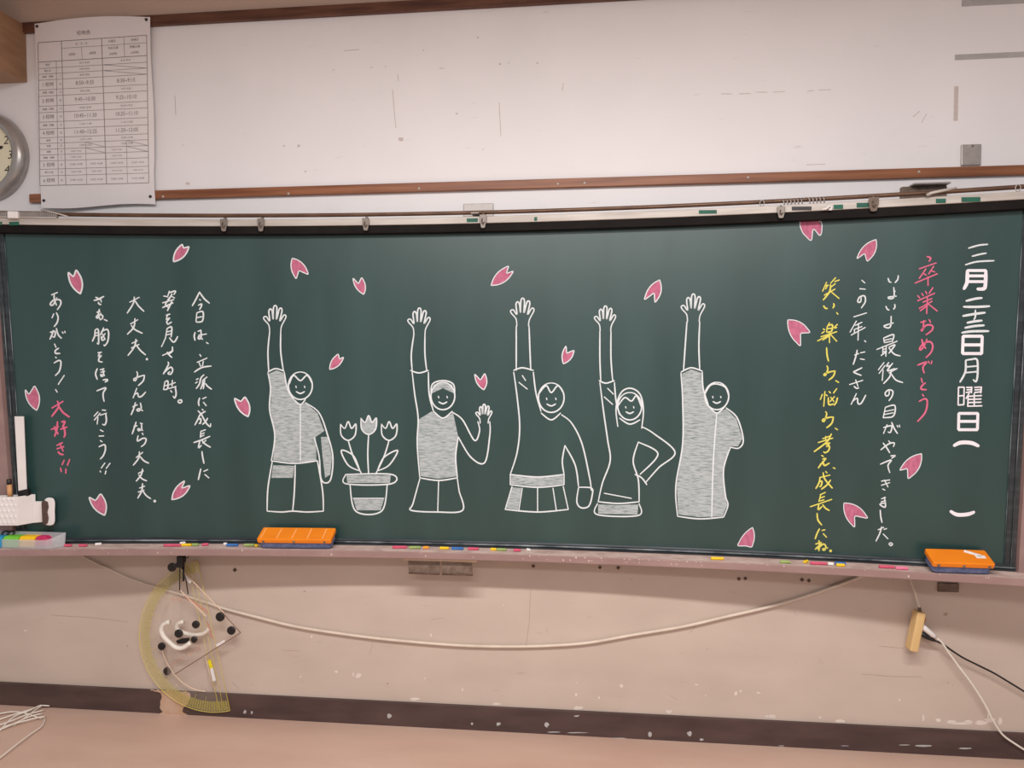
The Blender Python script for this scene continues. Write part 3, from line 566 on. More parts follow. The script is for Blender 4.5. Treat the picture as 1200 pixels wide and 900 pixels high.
# ------------------------------------------------------------------ fittings above the board
def railpt(px, py, off=0.034): return B(px, py, off)
mb = MB(); xs = frange(-1.95, 1.95, 61)
rod = mb.tube([(x, surf(x, BTOP)-0.012, BTOP+0.0685) for x in xs], 0.0075, 10).build('hanging_rod', M['rod'], smooth=True)
tag(rod, 'thin brown metal rod running along above the chalkboard', 'rod')
def hook(px, y0, y1, label, m='grey', wpx=8):
    a = railpt(px, y0, .042); b = railpt(px, y1, .042); t = thing('map_hook', b, label, 'hook', 'hooks clipped on the top rail')
    wd = wpx/313; z0, z1 = b.z, a.z; rt = Matrix.Rotation(tang(a.x, BTOP), 3, 'Z'); L = z1-z0
    def loc(u, d, z): return Vector((a.x, a.y, 0))+rt @ Vector((u, d, 0))+Vector((0, 0, z))
    f = [(-.5, 1), (.5, 1), (.48, .55), (.3, .05), (0, 0), (-.3, .05), (-.48, .55)]
    MB().prism([loc(u*wd, -.002, z0+v*L) for u, v in f], [loc(u*wd, .003, z0+v*L) for u, v in f]).build('hook_plate', M[m], t, bevel=.001)
    MB().tube([loc(0, .001, z1-.004), loc(0, .012, z1+.004), loc(0, .024, z1+.006), loc(0, .03, z1-.002)], .004, 8).build('hook_arm', M[m], t, smooth=True)
    MB().tube([loc(wd*.2, -.002, z0+L*.45), loc(0, -.008, z0+L*.3), loc(-wd*.15, -.009, z0+L*.45), loc(-wd*.1, -.003, z0+L*.7)], .0022, 6).build('spring_clip', M['darkplate'], t, smooth=True)
hook(262, 256.5, 271.5, 'grey map hook on the top rail, leftmost of all the hooks')
hook(305.5, 256, 271.5, 'grey map hook on the top rail, second from the left')
hook(428.5, 255.5, 270.5, 'grey map hook standing alone on the rail, left of the centre bracket')
hook(566, 251.5, 267.5, 'grey map hook right under the centre wall bracket')
hook(915.5, 242, 256, 'grey map hook under the coil springs')
hook(1024, 231, 248, 'dark grey map hook between green tape patches at the right', 'darkplate', 10)
for px, y0, y1, lb in ((893, 235, 241.5, 'tiny pale ring hanging on the rod left of the coil springs'), (1193, 217, 224, 'tiny pale ring hanging on the rod at the right end'), (1046, 236.5, 244.5, 'tiny pale ring on the top rail right of the dark hook')):
    a = B(px, (y0+y1)/2, .024); r = (y1-y0)/2/310
    tag(MB().tube([a+Vector((r*.7*math.cos(t), 0, r*math.sin(t))) for t in frange(0, 2*math.pi*15/16, 16)], .0016, 6, True).build('ring', M['steel'], smooth=True), lb, 'ring', 'rings on the rod')
a = B(970.5, 244, .036)
tag(MB().tube([a+Vector(v) for v in ((-.022, 0, -.004), (-.008, -.004, -.003), (0, -.006, .004), (.006, -.005, .008), (.010, -.004, .002), (.008, -.005, -.006), (0, -.005, -.005))], .004, 8).build('white_clip', M['whitep'], smooth=True), 'small white clip on the rail between two green tape patches', 'clip')
for (x0, x1, y, lb) in ((917, 942, 238.5, 'left one of the two coil springs on the rod'), (947, 968, 236, 'right one of the two coil springs on the rod')):
    a = B(x0, y, .022); b = B(x1, y-1.8, .022); n = 130; turns = 6 if x0 < 930 else 5; pts = []
    ax = (b-a).normalized(); u = Vector((0, 0, 1)); v = ax.cross(u)
    for k in range(n+1):
        t = k/n; an = 2*math.pi*turns*t; pts.append(a+(b-a)*t+u*(.011*math.cos(an))+v*(.011*math.sin(an)))
    tag(MB().tube(pts, .0019, 6).build('coil_spring', M['steel'], smooth=True), lb, 'spring', 'coil springs on the rod')
def plate(name, x0, x1, y0, y1, d0, th, m, label, cat, bev=.002):
    q = [P(x0, y1, d0+th), P(x1, y1, d0+th), P(x1, y0, d0+th), P(x0, y0, d0+th)]
    X0, X1, Z0, Z1 = q[0].x, q[1].x, (q[0].z+q[1].z)/2, (q[2].z+q[3].z)/2
    o = MB().box(((X0+X1)/2, -(d0+th/2), (Z0+Z1)/2), (X1-X0, th, Z1-Z0)).build(name, M[m], bevel=bev)
    return tag(o, label, cat)
t = thing('wall_bracket', P(560, 250, .0), 'grey metal wall bracket behind the rod above the board centre', 'bracket')
q = [P(543, 246, .01), P(578, 238.5, .01)]
MB().box(((q[0].x+q[1].x)/2, -.004, (q[0].z+q[1].z)/2-.012), (q[1].x-q[0].x, .008, .050)).build('back_plate', M['steel'], t, bevel=.002)
MB().box(((q[0].x+q[1].x)/2, -.05, q[0].z-.03), (.03, .09, .006)).build('arm', M['grey'], t, bevel=.001)
t = thing('wall_bracket', P(1085, 226, .0), 'brown metal wall bracket with silver lever at the right', 'bracket')
q = [P(1057, 232, .02), P(1110, 216.5, .02)]
MB().box(((q[0].x+q[1].x)/2, -.01, (q[0].z+q[1].z)/2-.006), (q[1].x-q[0].x, .02, .05)).build('back_plate', M['darkplate'], t, bevel=.002)
MB().box(((q[0].x+q[1].x)/2+.012, -.03, q[1].z), (q[1].x-q[0].x-.03, .045, .006)).build('top_plate', M['steel'], t, bevel=.001)
a = [B(1086, 229, .04), B(1092, 226, .045), B(1104, 223.5, .045), B(1121, 220, .04)]
MB().tube(a, [.006, .005, .005, .003], 8).build('lever', M['silver'], t, smooth=True)
# ribbed track at the left end
t = thing('ribbed_track', B(30, 255, .03), 'short grey ribbed track strip above the left end of the board', 'track')
a, b = B(-6, 255.6, .034), B(66, 255.2, .034); rz = tang((a.x+b.x)/2, BTOP); ax = (b-a); L = ax.length; ex = ax.normalized()
rt = Matrix.Rotation(math.atan2(ex.y, ex.x), 3, 'Z'); mid = (a+b)/2
MB().box(mid+Vector((0, .008, .0135)), (L, .008, .026), rt).build('strip', M['grey'], t)
MB().box(mid+Vector((0, .004, .002)), (L, .014, .004), rt).build('bottom_lip', M['silver'], t)
mb = MB()
for k in range(44): mb.box(a+ex*(L*(k+.5)/44)+Vector((0, .003, .012)), (.0022, .004, .018), rt)
mb.build('ribs', M['steel'], t)
c = B(16, 252, .04); MB().box(c, (.036, .016, .026), rt).build('clip', M['whitep'], t, bevel=.003)
a = [B(48, 246, .03), B(60, 248.5, .034), B(70, 251, .034), B(80, 254, .03)]
tag(MB().tube(a, .0028, 8).build('bent_wire', M['silver'], smooth=True), 'bent silver wire at the track end above the board', 'wire')
plate('tape_strip', 1127, 1210, -2, 5.5, 0.0, .0008, 'tape', 'upper one of two grey tape strips on the white wall', 'tape', 0)
plate('tape_strip', 1119, 1210, 62, 68.5, 0.0, .0008, 'tape', 'lower one of two grey tape strips on the white wall', 'tape', 0)
o = plate('paper_scrap', 1117.5, 1122.5, 101, 141.5, 0.0, .0006, 'uscuff', 'narrow upright scrap of torn tape on the white wall', 'scrap', 0)
t = thing('switch_cover', P(1138, 193, 0), 'blank steel cover plate standing on the wooden rail at the right', 'cover plate')
q = [P(1126.5, 194, .008), P(1150.5, 168.5, .008)]
MB().box(((q[0].x+q[1].x)/2, -.004, (q[0].z+q[1].z)/2), (q[1].x-q[0].x, .008, q[1].z-q[0].z)).build('plate', M['steel'], t, bevel=.003)
MB().lathe(P(1140, 171, .008), [(.0001, .002), (.004, .002), (.005, 0)], n=12).build('screw', M['grey'], t)

# ------------------------------------------------------------------ timetable poster
CR = [(40.5, 28), (176, 20), (48.5, 243.5), (183, 239.5)]     # corners TL TR BL BR
TB = [(44.5, 50), (171.8, 41.3), (46.8, 217.5), (174.3, 214.3)]
def bil(c, u, v):
    a = [c[0][i]*(1-u)+c[1][i]*u for i in (0, 1)]; b = [c[2][i]*(1-u)+c[3][i]*u for i in (0, 1)]
    return (a[0]*(1-v)+b[0]*v, a[1]*(1-v)+b[1]*v)
def sheet(px, py, off=0.0):
    u = (px-40)/140; v = (py-24)/218
    d = 0.0215+0.006*math.sin(u*math.pi)*(1-0.4*v)+0.004*math.sin(v*9+u*2)*(0.3+u*.4)+(0.018*max(0, v-.9)*10*max(0, 1-u*2.2))*.8
    return P(px, py, d+off)
poster = thing('timetable_poster', P(112, 242, .02), 'white paper timetable pinned over the wooden rails at the upper left', 'poster')
mb = MB(); nu, nv = 26, 36; V = []
for j in range(nv+1):
    for i in range(nu+1):
        u, v = i/nu, j/nv; x, y = bil(CR, u, v)
        y -= 4.2*math.sin(u*math.pi)*(1-v)**6; y -= 1.5*math.sin(u*math.pi*2)*(v)**8*-1
        if u > .95: x -= 1.5*math.sin(v*9)*(.5 if v < .8 else 1)
        V.append((x, y))
n = nu+1; fr = [sheet(x, y) for x, y in V]; bk = [sheet(x, y, -.0006) for x, y in V]
fs = [(j*n+i, j*n+i+1, (j+1)*n+i+1, (j+1)*n+i) for j in range(nv) for i in range(nu)]
N0 = len(fr); mb.add(fr+bk, fs+[tuple(k+N0 for k in f[::-1]) for f in fs])
mb.build('paper_sheet', M['paper'], poster, smooth=True, fixn=False)
def tline(mb, a, b, wd):
    n = max(2, int(math.dist(a, b)/5)+1); dx, dy = b[0]-a[0], b[1]-a[1]; l = math.hypot(dx, dy); nx, ny = -dy/l*wd/2, dx/l*wd/2
    V = []
    for k in range(n+1):
        t = k/n; x, y = a[0]+dx*t, a[1]+dy*t; V += [sheet(x+nx, y+ny, .0008), sheet(x-nx, y-ny, .0008)]
    mb.add(V, [(2*k, 2*k+1, 2*k+3, 2*k+2) for k in range(n)])
T = lambda u, v: bil(TB, u, v)
RW = [0, .137, .182, .222, .264, .332, .376, .447, .491, .557, .606, .667, .707, .747, .787, .829, .887, .933, 1]
mb = MB()
for v in RW: tline(mb, T(0, v), T(1, v), .75 if v in (0, .137, 1) else .5)
tline(mb, T(.215, .05), T(1, .05), .45)
for (u0, u1, v0, v1, wd) in ((0, 0, 0, 1, .7), (1, 1, 0, 1, .7), (.215, .238, 0, 1, .7), (.585, .612, 0, 1, .8), (.165, .17, .137, 1, .5), (.40, .405, .05, .137, .4), (.79, .795, 0, .137, .45), (.425, .43, .707, 1, .45), (.80, .805, .707, 1, .45)): tline(mb, T(u0, v0), T(u1, v1), wd)
for (u0, u1, v0, v1) in ((.59, 1, .182, .222), (.59, 1, .222, .264), (.425, .61, .707, .747), (.425, .61, .747, .787), (.80, 1, .707, .747), (.80, 1, .747, .787)): tline(mb, T(u0, v0), T(u1, v1), .5)
mb.build('table_lines', M['ink'], poster, fixn=False, label='dark printed lines')
def glyphs(txt):
    c = bpy.data.curves.new('lettering', 'FONT'); c.body = txt; c.size = 1; c.align_x = 'CENTER'; c.align_y = 'CENTER'; c.resolution_u = 2
    o = bpy.data.objects.new('lettering', c); S.collection.objects.link(o); bpy.context.view_layer.update()
    me = o.evaluated_get(bpy.context.evaluated_depsgraph_get()).to_mesh()
    r = ([tuple(v.co) for v in me.vertices], [tuple(p.vertices) for p in me.polygons]); o.to_mesh_clear() if False else None
    bpy.data.objects.remove(o); bpy.data.curves.remove(c); return r
mb = MB(); GC = {}
def ptext(txt, u, v, size, sq=0.9):      # size = letter height in photo pixels
    if txt not in GC: GC[txt] = glyphs(txt)
    vs, fs = GC[txt]; x0, y0 = T(u, v); ex = T(1, v); sx = T(0, v); l = math.dist(ex, sx); dx, dy = (ex[0]-sx[0])/l, (ex[1]-sx[1])/l
    mb.add([sheet(x0+dx*a*size*sq+dy*-0*b, y0+dy*a*size*sq-b*size, .0009) for a, b, _ in vs], fs)
ptext('校時表', .42, -.045, 6)
ptext('月・火・木', .40, .028, 3.2); ptext('水曜日', .68, .025, 3.4); ptext('金曜日', .89, .025, 3.4)
ptext('5校時', .31, .098, 3.6); ptext('6校時', .50, .098, 3.6); ptext('特別日課', .69, .072, 3.4); ptext('短縮日課', .89, .072, 3.4); ptext('(5校時)', .69, .112, 3.4); ptext('(6校時)', .89, .112, 3.4)
mid = [(a+b)/2 for a, b in zip(RW[1:-1], RW[2:])]
LB = ['登校', '朝の会', '準備・移動', '1 校時', '準備・移動', '2 校時', '準備・移動', '3 校時', '準備・移動', '4 校時', '給食', '休憩', '清掃', '準備・移動', '5 校時', '帰りの会', '6 校時']
NB = ['', '', '5', '45', '10', '45', '15', '45', '10', '45', '40', '20', '15', '5', '45', '10', '45']
LT = ['8:15~8:30', '8:30~8:45', '8:45~8:50', '8:50~9:35', '9:35~9:45', '9:45~10:30', '10:30~10:45', '10:45~11:30', '11:30~11:40', '11:40~12:25', '12:25~13:05', '13:05~13:25']
RT = ['8:15~8:30', '', '', '8:30~9:15', '9:15~9:25', '9:25~10:10', '10:10~10:25', '10:25~11:10', '11:10~11:20', '11:20~12:05', '12:05~12:45', '12:45~13:05']
for i, v in enumerate(mid):
    big = LB[i][0].isdigit()
    ptext(LB[i], .085, v, 5.6 if big else 2.9)
    if NB[i]: ptext(NB[i], .20, v, 3.2)
    if i < 12:
        bb_ = big and i < 11
        ptext(LT[i], .425, v, 6.6 if bb_ else 3.2, .82 if bb_ else .9)
        if RT[i]: ptext(RT[i], .805, v, 6.6 if bb_ else 3.2, .82 if bb_ else .9)
BT = {12: ('13:25~13:40', '', '13:05~13:20', ''), 13: ('13:40~13:45', '', '13:20~13:25', ''), 14: ('13:45~14:30', '13:45~14:30', '13:25~14:10', '13:25~14:10'), 15: ('14:30~14:40', '15:20~15:30', '14:10~14:20', '15:00~15:10'), 16: ('14:40~15:25', '14:35~15:20', '14:20~15:05', '14:15~15:00')}
for i, r in BT.items():
    for s, u in zip(r, (.335, .52, .708, .90)):
        if s: ptext(s, u, mid[i], 3.3 if i in (14, 16) else 2.7)
mb.build('printed_text', M['ink'], poster, fixn=False, label='grey printed text')
for (x, y, lb) in ((43.5, 31, 'black tack in the upper left corner of the timetable'), (171.5, 23, 'black tack in the upper right corner of the timetable'), (51.5, 235, 'black tack in the lower left corner of the timetable'), (176.3, 230.3, 'black tack in the lower right corner of the timetable')):
    p = sheet(x, y, .0005)
    tag(MB().lathe(p, [(.0001, -.02), (.0012, -.02), (.0012, 0), (.006, 0), (.006, .002), (.003, .006), (.0001, .007)], n=14).build('tack', M['pin'], smooth=True), lb, 'tack', 'tacks holding the timetable')

# ------------------------------------------------------------------ clock and box at the upper left
cc = P(-19, 183, .03); cc.y = 0; s = 1/ (P(1, 183, .03).x-P(0, 183, .03).x)      # photo pixels per metre there
clock = thing('wall_clock', cc, 'round silver-rimmed wall clock cut off by the left edge', 'clock')
R = 47/s
MB().lathe(cc, [(R*1.0, 0), (R*1.02, .012), (R*1.0, .030), (R*.94, .044), (R*.85, .050), (R*.78, .046), (R*.765, .036), (R*.765, .030)], n=64).build('rim', M['rim'], clock, smooth=True)
MB().lathe(cc, [(R*.77, .031), (.0001, .031)], n=64).build('face', M['face'], clock)
mb = MB()
for k in range(1, 13):
    vs, fs = glyphs(str(k)); a = math.pi/2-2*math.pi*k/12; rr = R*.67
    mb.add([cc+Vector((rr*math.cos(a)+x*R*.27+y*R*.05, -.0315, rr*math.sin(a)+y*R*.27)) for x, y, _ in vs], fs)
mb.build('numerals', M['black'], clock, fixn=False, label='black numerals')
for (ang, L, wd, nm) in ((math.radians(22), .50, .012, 'minute_hand'), (math.radians(160), .36, .016, 'hour_hand')):
    d = Vector((math.cos(ang), 0, math.sin(ang))); nn = Vector((-d.z, 0, d.x)); b0 = cc+Vector((0, -.0335, 0))
    f = [b0-d*R*.1-nn*wd*.4*.5, b0+d*R*L-nn*wd*.5, b0+d*R*(L+.04), b0+d*R*L+nn*wd*.5, b0-d*R*.1+nn*wd*.4*.5]
    MB().prism(f, [v+Vector((0, .001, 0)) for v in f]).build(nm, M['black'], clock)
a, b = P(30.5, 30, 0), P(30.5, 97, 0)
bx = thing('wooden_wall_box', (a.x-.2, -.2, b.z), 'light wooden box on the wall above the clock, cut off at the corner', 'box')
MB().box((a.x-.2, -.17, (a.z+b.z)/2), (.4, .34, a.z-b.z)).build('cabinet', M['boxwood'], bx, bevel=.003)
MB().box((a.x-.2, -.345, (a.z+b.z)/2), (.38, .01, a.z-b.z-.02)).build('front_panel', M['boxwood'], bx, bevel=.002)

# ------------------------------------------------------------------ erasers and chalk on the ledge
def eraser(px, py, L, D, tilt, yaw, label, marks):
    c = Hz(px, py, LEDGE+.001); rz = tang(c.x, BBOT)+yaw
    R3 = Matrix.Rotation(rz, 3, 'Z') @ Matrix.Rotation(tilt, 3, 'X')
    t = thing('chalk_eraser', c, label, 'eraser', 'erasers on the chalk ledge')
    loc = lambda x, y, z: c+R3 @ Vector((x, y, z))
    def block(x0, x1, y0, y1, z0, z1, ch):
        o = [(x0+ch, y0), (x1-ch, y0), (x1, y0+ch), (x1, y1-ch), (x1-ch, y1), (x0+ch, y1), (x0, y1-ch), (x0, y0+ch)]
        return MB().prism([loc(x, y, z0) for x, y in o], [loc(x, y, z1) for x, y in o])
    h = L/2
    block(-h+.004, h-.004, .003, D-.003, 0.0, .026, .010).build('felt_pad', M['navy'], t, bevel=.004, label='navy blue felt pad')
    block(-h, h, 0, D, .026, .044, .004).build('plastic_back', M['orange'], t, bevel=.003, label='orange plastic back')
    if marks == 'ridges':
        for u in (-.45, -.235, -.03, .175, .38): 
            MB().box(loc(u*L, D/2, .0445), (.006, D*.8, .002), R3).build('ridge', M['orange2'], t, bevel=.0008)
    else:
        MB().box(loc(.25*L, D*.72, .0445), (.05, .012, .001), R3 @ Matrix.Rotation(-.5, 3, 'Z')).build('chalk_smear', M['c_white'], t, label='white smear')
        MB().box(loc(.34*L, D*.5, .0445), (.03, .014, .001), R3).build('chalk_smear', M['c_white'], t, label='white smear')
    for u in (-.41, 0.0, .41):
        MB().box(loc(u*L, -.001, .034), (.008, .003, .009), R3).build('rivet', M['grey'], t, bevel=.001)
eraser(346, 643.4, .284, .074, .42, 0.0, 'long orange and navy eraser with pale ridges, left on the ledge', 'ridges')
eraser(1127, 672.9, .190, .074, .42, 0.10, 'short orange and navy eraser with a white smear, right on the ledge', 'smear')
CH = [('pink', 75, 84, 639.2, 0, 'pink chalk stub nearest the translucent tray'), ('pink', 92.5, 102, 639.2, 0, 'pink chalk stub, second from the translucent tray'), ('white', 112, 118.5, 637.8, .35, 'lone white chalk stub near the left end of the ledge'),
    ('pink', 192, 212, 639, 0, 'long pink chalk stick left of the ridged eraser'), ('white', 211, 217, 636.6, .5, 'white chalk bit behind the pink and yellow sticks left of the ridged eraser'), ('yellow', 212.8, 224.5, 638.6, 0, 'yellow chalk stick touching the long pink one, left of the ridged eraser'), ('green', 225.3, 232.5, 638.4, 0, 'green chalk stub between yellow and crimson ones, left part of the ledge'),
    ('pink', 237, 244, 638.2, .3, 'short crimson chalk stub above the hanging set square'), ('white', 262, 266, 637.6, .4, 'tiny white chalk bit at the end of the blue stick'), ('blue', 265.5, 279, 638.8, 0, 'blue chalk stick left of the ridged eraser'), ('green', 286, 298, 638.8, 0, 'green chalk stick just left of the ridged eraser'), ('yellow', 298.6, 302.5, 639.4, 0, 'tiny yellow chalk bit at the corner of the ridged eraser'),
    ('pink', 460, 477, 641.3, 0, 'pink chalk stick right of the ridged eraser, above the dark bracket'), ('green', 479.5, 493, 641.6, 0, 'green chalk stick above the left plate of the dark bracket'), ('orange', 496, 502.5, 641.8, 0, 'orange chalk stub above the dark bracket'), ('yellow', 515.5, 526, 642.3, 0, 'yellow chalk stub beside the blue stick in the centre'), ('blue', 529.5, 543, 642.7, 0, 'blue chalk stick at the centre of the ledge'), ('pink', 548.5, 561, 643, 0, 'pink chalk stick right of the central blue one'),
    ('yellow', 575, 581.8, 643.7, 0, 'yellow chalk stub touching a green one right of centre'), ('green', 582.3, 593, 644, 0, 'green chalk stub touching a yellow one right of centre'), ('pink', 602, 610, 644.7, 0, 'crimson chalk stub beside the tilted white bit'), ('white', 617, 622, 644.4, -.6, 'tilted white chalk bit right of centre'),
    ('yellow', 833, 848, 654.3, 0, 'lone yellow chalk stick below the rightmost drawn figure'), ('green', 914, 926, 658.3, 0, 'lone dull green chalk stub left of the yellow writing'), ('yellow', 941, 948, 658, .75, 'yellow chalk stub tilted against a long pink stick'), ('pink', 949.5, 969, 659.8, 0, 'long pink chalk stick below the yellow writing'), ('white', 970.5, 977, 660.8, -.3, 'white chalk bit right of the long pink stick below the yellow writing'),
    ('blue', 978.5, 991, 660.0, 0, 'blue chalk stick lying behind a yellow stub'), ('yellow', 980, 990, 662, 0, 'yellow chalk stub lying in front of a blue stick'), ('pink', 1030, 1048, 663.9, 0, 'crimson chalk stick left of the smeared eraser'), ('light', 1049.5, 1064, 665.6, 0, 'light pink chalk stick next to the smeared eraser')]
for (c, x0, x1, y, rot, lb) in CH:
    r = .0054; a = Hz(x0, y, LEDGE+r); b = Hz(x1, y+(x1-x0)*(.0 if x0 < 500 else .03 if x0 < 900 else .05), LEDGE+r)
    m_ = (a+b)/2; dv = (b-a); dv.z = 0; L = max(dv.length, .012); dv.normalize(); dv = Matrix.Rotation(rot, 3, 'Z') @ dv
    a, b = m_-dv*L/2, m_+dv*L/2
    a.z = b.z = LEDGE+r+.0004
    mb = MB().tube([a, a+dv*.001, a+dv*(L*.5), b-dv*.001, b], [r*.8, r, r, r*.96, r*.78], 12)
    tag(mb.build('chalk_stick', M['c_'+c], smooth=False), lb, 'chalk', 'chalk sticks on the ledge')

# ------------------------------------------------------------------ left end: tray, holder and what is in them
c = Hz(26, 645, LEDGE); tz = LEDGE+.0005
tray = thing('plastic_tray', c, 'translucent plastic tray holding coloured blocks at the left end of the ledge', 'tray')
fl, fr_, br, bl = Hz(-30, 644.5, tz), Hz(56, 644, tz), Hz(76, 640.9, tz), Hz(8, 640.9, tz)
fl = Vector((-2.02, fr_.y-.004, tz)); bl = Vector((-2.02, br.y, tz))
def mid2(a, b, t): return a+(b-a)*t
up = Vector((0, 0, .058)); bas = [fl, mid2(fl, fr_, .97), fr_+(br-fr_)*.25, br, bl]
out = Vector((0, 0, 0))
mb = MB(); n = len(bas); cen = sum(bas, Vector())/n
V0 = [p for p in bas]; V1 = [p+(p-cen)*.03+u_ for p, u_ in zip(bas, (Vector((0, 0, .036)), Vector((0, 0, .036)), Vector((0, 0, .042)), Vector((0, 0, .056)), Vector((0, 0, .056))))]; V2 = [p+(cen-p).normalized()*.003+Vector((0, 0, .003)) for p in bas]; V3 = [p+(cen-p).normalized()*.003 for p in V1]
mb.add(V0+V1+V3+V2, [tuple(range(n))[::-1]]+[(r*n+i, r*n+(i+1) % n, (r+1)*n+(i+1) % n, (r+1)*n+i) for r in range(3) for i in range(n)]+[tuple(range(3*n, 4*n))])
mb.build('tray_body', M['tray'], tray, bevel=.002)
def half_roll(x0, x1, y, m, label, end=False):
    zc = tz+.004; a = Hz(x0, y, zc); b = Hz(x1, y, zc); a.y = b.y = (a.y+b.y)/2
    hw, hh = .024, .040; prof = [(-hw, 0), (-hw, hh*.8), (-hw*.6, hh), (hw*.6, hh), (hw, hh*.8), (hw, 0)]
    mb = MB(); sl = [(0, 1), (1, 1)] if not end else [(0, 1), (.7, 1), (.92, .85), (1, .55)]
    mb.sweep([0]*0+list(range(len(sl))), lambda i: [Vector((a.x+(b.x-a.x)*sl[i][0], a.y+u*sl[i][1]+.018, zc+v*sl[i][1])) for u, v in prof])
    tag(mb.build('colour_block', M[m], bevel=.002), label, 'block', 'coloured blocks in the tray')
half_roll(-12, 3.5, 641, 'b_blue', 'blue block in the translucent tray'); half_roll(4, 22.5, 641, 'b_green', 'green block in the translucent tray')
half_roll(23, 42, 641, 'b_yellow', 'yellow block in the translucent tray'); half_roll(42.5, 56.5, 641, 'b_red', 'crimson block with rounded end in the translucent tray', True)
# pen holder
hx = thing('pen_holder', B(15, 618, .03), 'white textured pen holder stuck to the left end of the board', 'holder')
def bb4(pts, off): return [B(x, y, off) for x, y in pts]
o_top = [(0, 587), (20, 583), (42, 579)]; o_bot = [(1, 617.5), (21, 618), (41, 610)]
base = B(21, 600, 0); z0 = B(20, 617, .08).z; z1 = B(20, 583.5, .08).z
pA, pB, pC = P(-14, 600, -B(-2, 600, .062).y), P(20.5, 600, -B(21, 600, .062).y), P(42, 600, -B(42, 600, .010).y)
pA.y = pB.y-.012
ol = [Vector((pA.x, pA.y, 0)), Vector((pB.x, pB.y, 0)), Vector((pC.x, pC.y, 0)), Vector((pC.x-.02, pC.y+.001, 0)), Vector((pA.x, pA.y+.024, 0))]
cen = sum(ol, Vector())/5; inn = [p+(cen-p).normalized()*.006 for p in ol]
zz = lambda L, z: [Vector((p.x, p.y, z)) for p in L]
mb = MB(); mb.add(zz(ol, z0)+zz(ol, z1)+zz(inn, z1)+zz(inn, z0+.006), [tuple(range(5))[::-1]]+[(r*5+i, r*5+(i+1) % 5, (r+1)*5+(i+1) % 5, (r+1)*5+i) for r in range(3) for i in range(5)]+[tuple(range(15, 20))])
mb.build('holder_cup', M['whitep'], hx, bevel=.002)
d = (pB-pA); d.z = 0; L = d.length; d.normalize(); mb = MB(); nrm = Vector((d.y, -d.x, 0))
for i in range(6):
    for j in range(5):
        c = Vector((pA.x, pA.y, 0))+d*(L*(i+.5+(.5 if j % 2 else 0))/6.5)+Vector((0, 0, z0+(z1-z0)*(j+.5)/5)); w_, h_ = L/14, (z1-z0)/11
        mb.add([c-d*w_, c+Vector((0, 0, h_)), c+d*w_, c-Vector((0, 0, h_)), c+nrm*.003], [(0, 1, 4), (1, 2, 4), (2, 3, 4), (3, 0, 4)])
mb.build('diamond_relief', M['whitep'], hx)
q = bb4([(38, 613), (50, 612), (50, 588), (38, 588)], .022)
MB().prism(q, [v+Vector((0, .016, 0)) for v in q]).build('side_plate', M['whitep'], hx, bevel=.002)
t = thing('small_eraser', B(58, 613, .02), 'small white eraser with brown felt beside the white pen holder', 'eraser')
def bean(x0, x1, n=20):
    out = []
    for k in range(n):
        a = 2*math.pi*k/n; yy = math.sin(a); xx = math.cos(a)
        out.append(((x0+x1)/2+(x1-x0)/2*(abs(xx)**.6*(1 if xx > 0 else -1))*(1-.18*math.exp(-(yy*2.2)**2)*(1 if xx > 0 else .4)), 599.5+16.5*(abs(yy)**.75*(1 if yy > 0 else -1))))
    return out
ctr = B(58, 599.5, .02); bz = lambda pts, off: [B(x, y, off) for x, y in pts]
MB().prism(bz(bean(50.5, 65.5), .046), bz(bean(51, 66), .006)).build('plastic_body', M['whitep'], t, bevel=.004, smooth=False)
MB().prism([B(x, y, .030) for x, y in [(48.5, 588), (52, 586.5), (56, 588), (57, 594), (55.5, 600), (57, 607), (56, 613), (52, 615.5), (49.5, 612)]], [B(x, y, .050) for x, y in [(48.5, 588), (52, 586.5), (56, 588), (57, 594), (55.5, 600), (57, 607), (56, 613), (52, 615.5), (49.5, 612)]]).build('felt_face', M['felt'], t, bevel=.002, label='brown felt')
rs = thing('white_ruler', B(26, 581, .03), 'long white strip standing upright in the pen holder', 'ruler')
q = bb4([(21.5, 577), (31, 574), (27.5, 488), (16.8, 488)], .03); MB().prism(q, [v+Vector((0, .004, 0)) for v in q]).build('strip', M['whitep'], rs, bevel=.001)
q = bb4([(21, 584), (32.5, 581), (31.8, 573), (20.5, 575.5)], .034); MB().prism(q, [v+Vector((0, .016, 0)) for v in q]).build('end_cap', M['black'], rs, bevel=.002, label='black end')
a, b = B(12.2, 588, .04), B(10.6, 564, .04); t = thing('brown_pen', a, 'short brown pen with dark cap sticking out of the pen holder', 'pen'); dv = b-a
MB().tube([a-dv*.6, a+dv*.12], .010, 12).build('grip', M['black'], t, smooth=True); MB().tube([a+dv*.12, a+dv*.85], .0085, 12).build('barrel', M['pencil'], t, smooth=True); MB().tube([a+dv*.85, b+dv*.1], .0085, 12).build('cap', M['pin'], t, smooth=True)
t = thing('scissors', B(10, 625, .03), 'black scissors with ring handles lying behind the translucent tray', 'scissors')
for cx_, cy_ in ((6, 625), (13, 625)):
    c = B(cx_, cy_, .03); MB().tube([c+Vector((.0125*math.cos(a), .004*math.sin(a), .008*math.sin(a))) for a in frange(0, 2*math.pi*19/20, 20)], .0032, 8, True).build('ring_handle', M['black'], t, smooth=True)
c = B(9.5, 626, .022); MB().box(c+Vector((0, .006, -.025)), (.012, .003, .05)).build('blade', M['steel'], t)

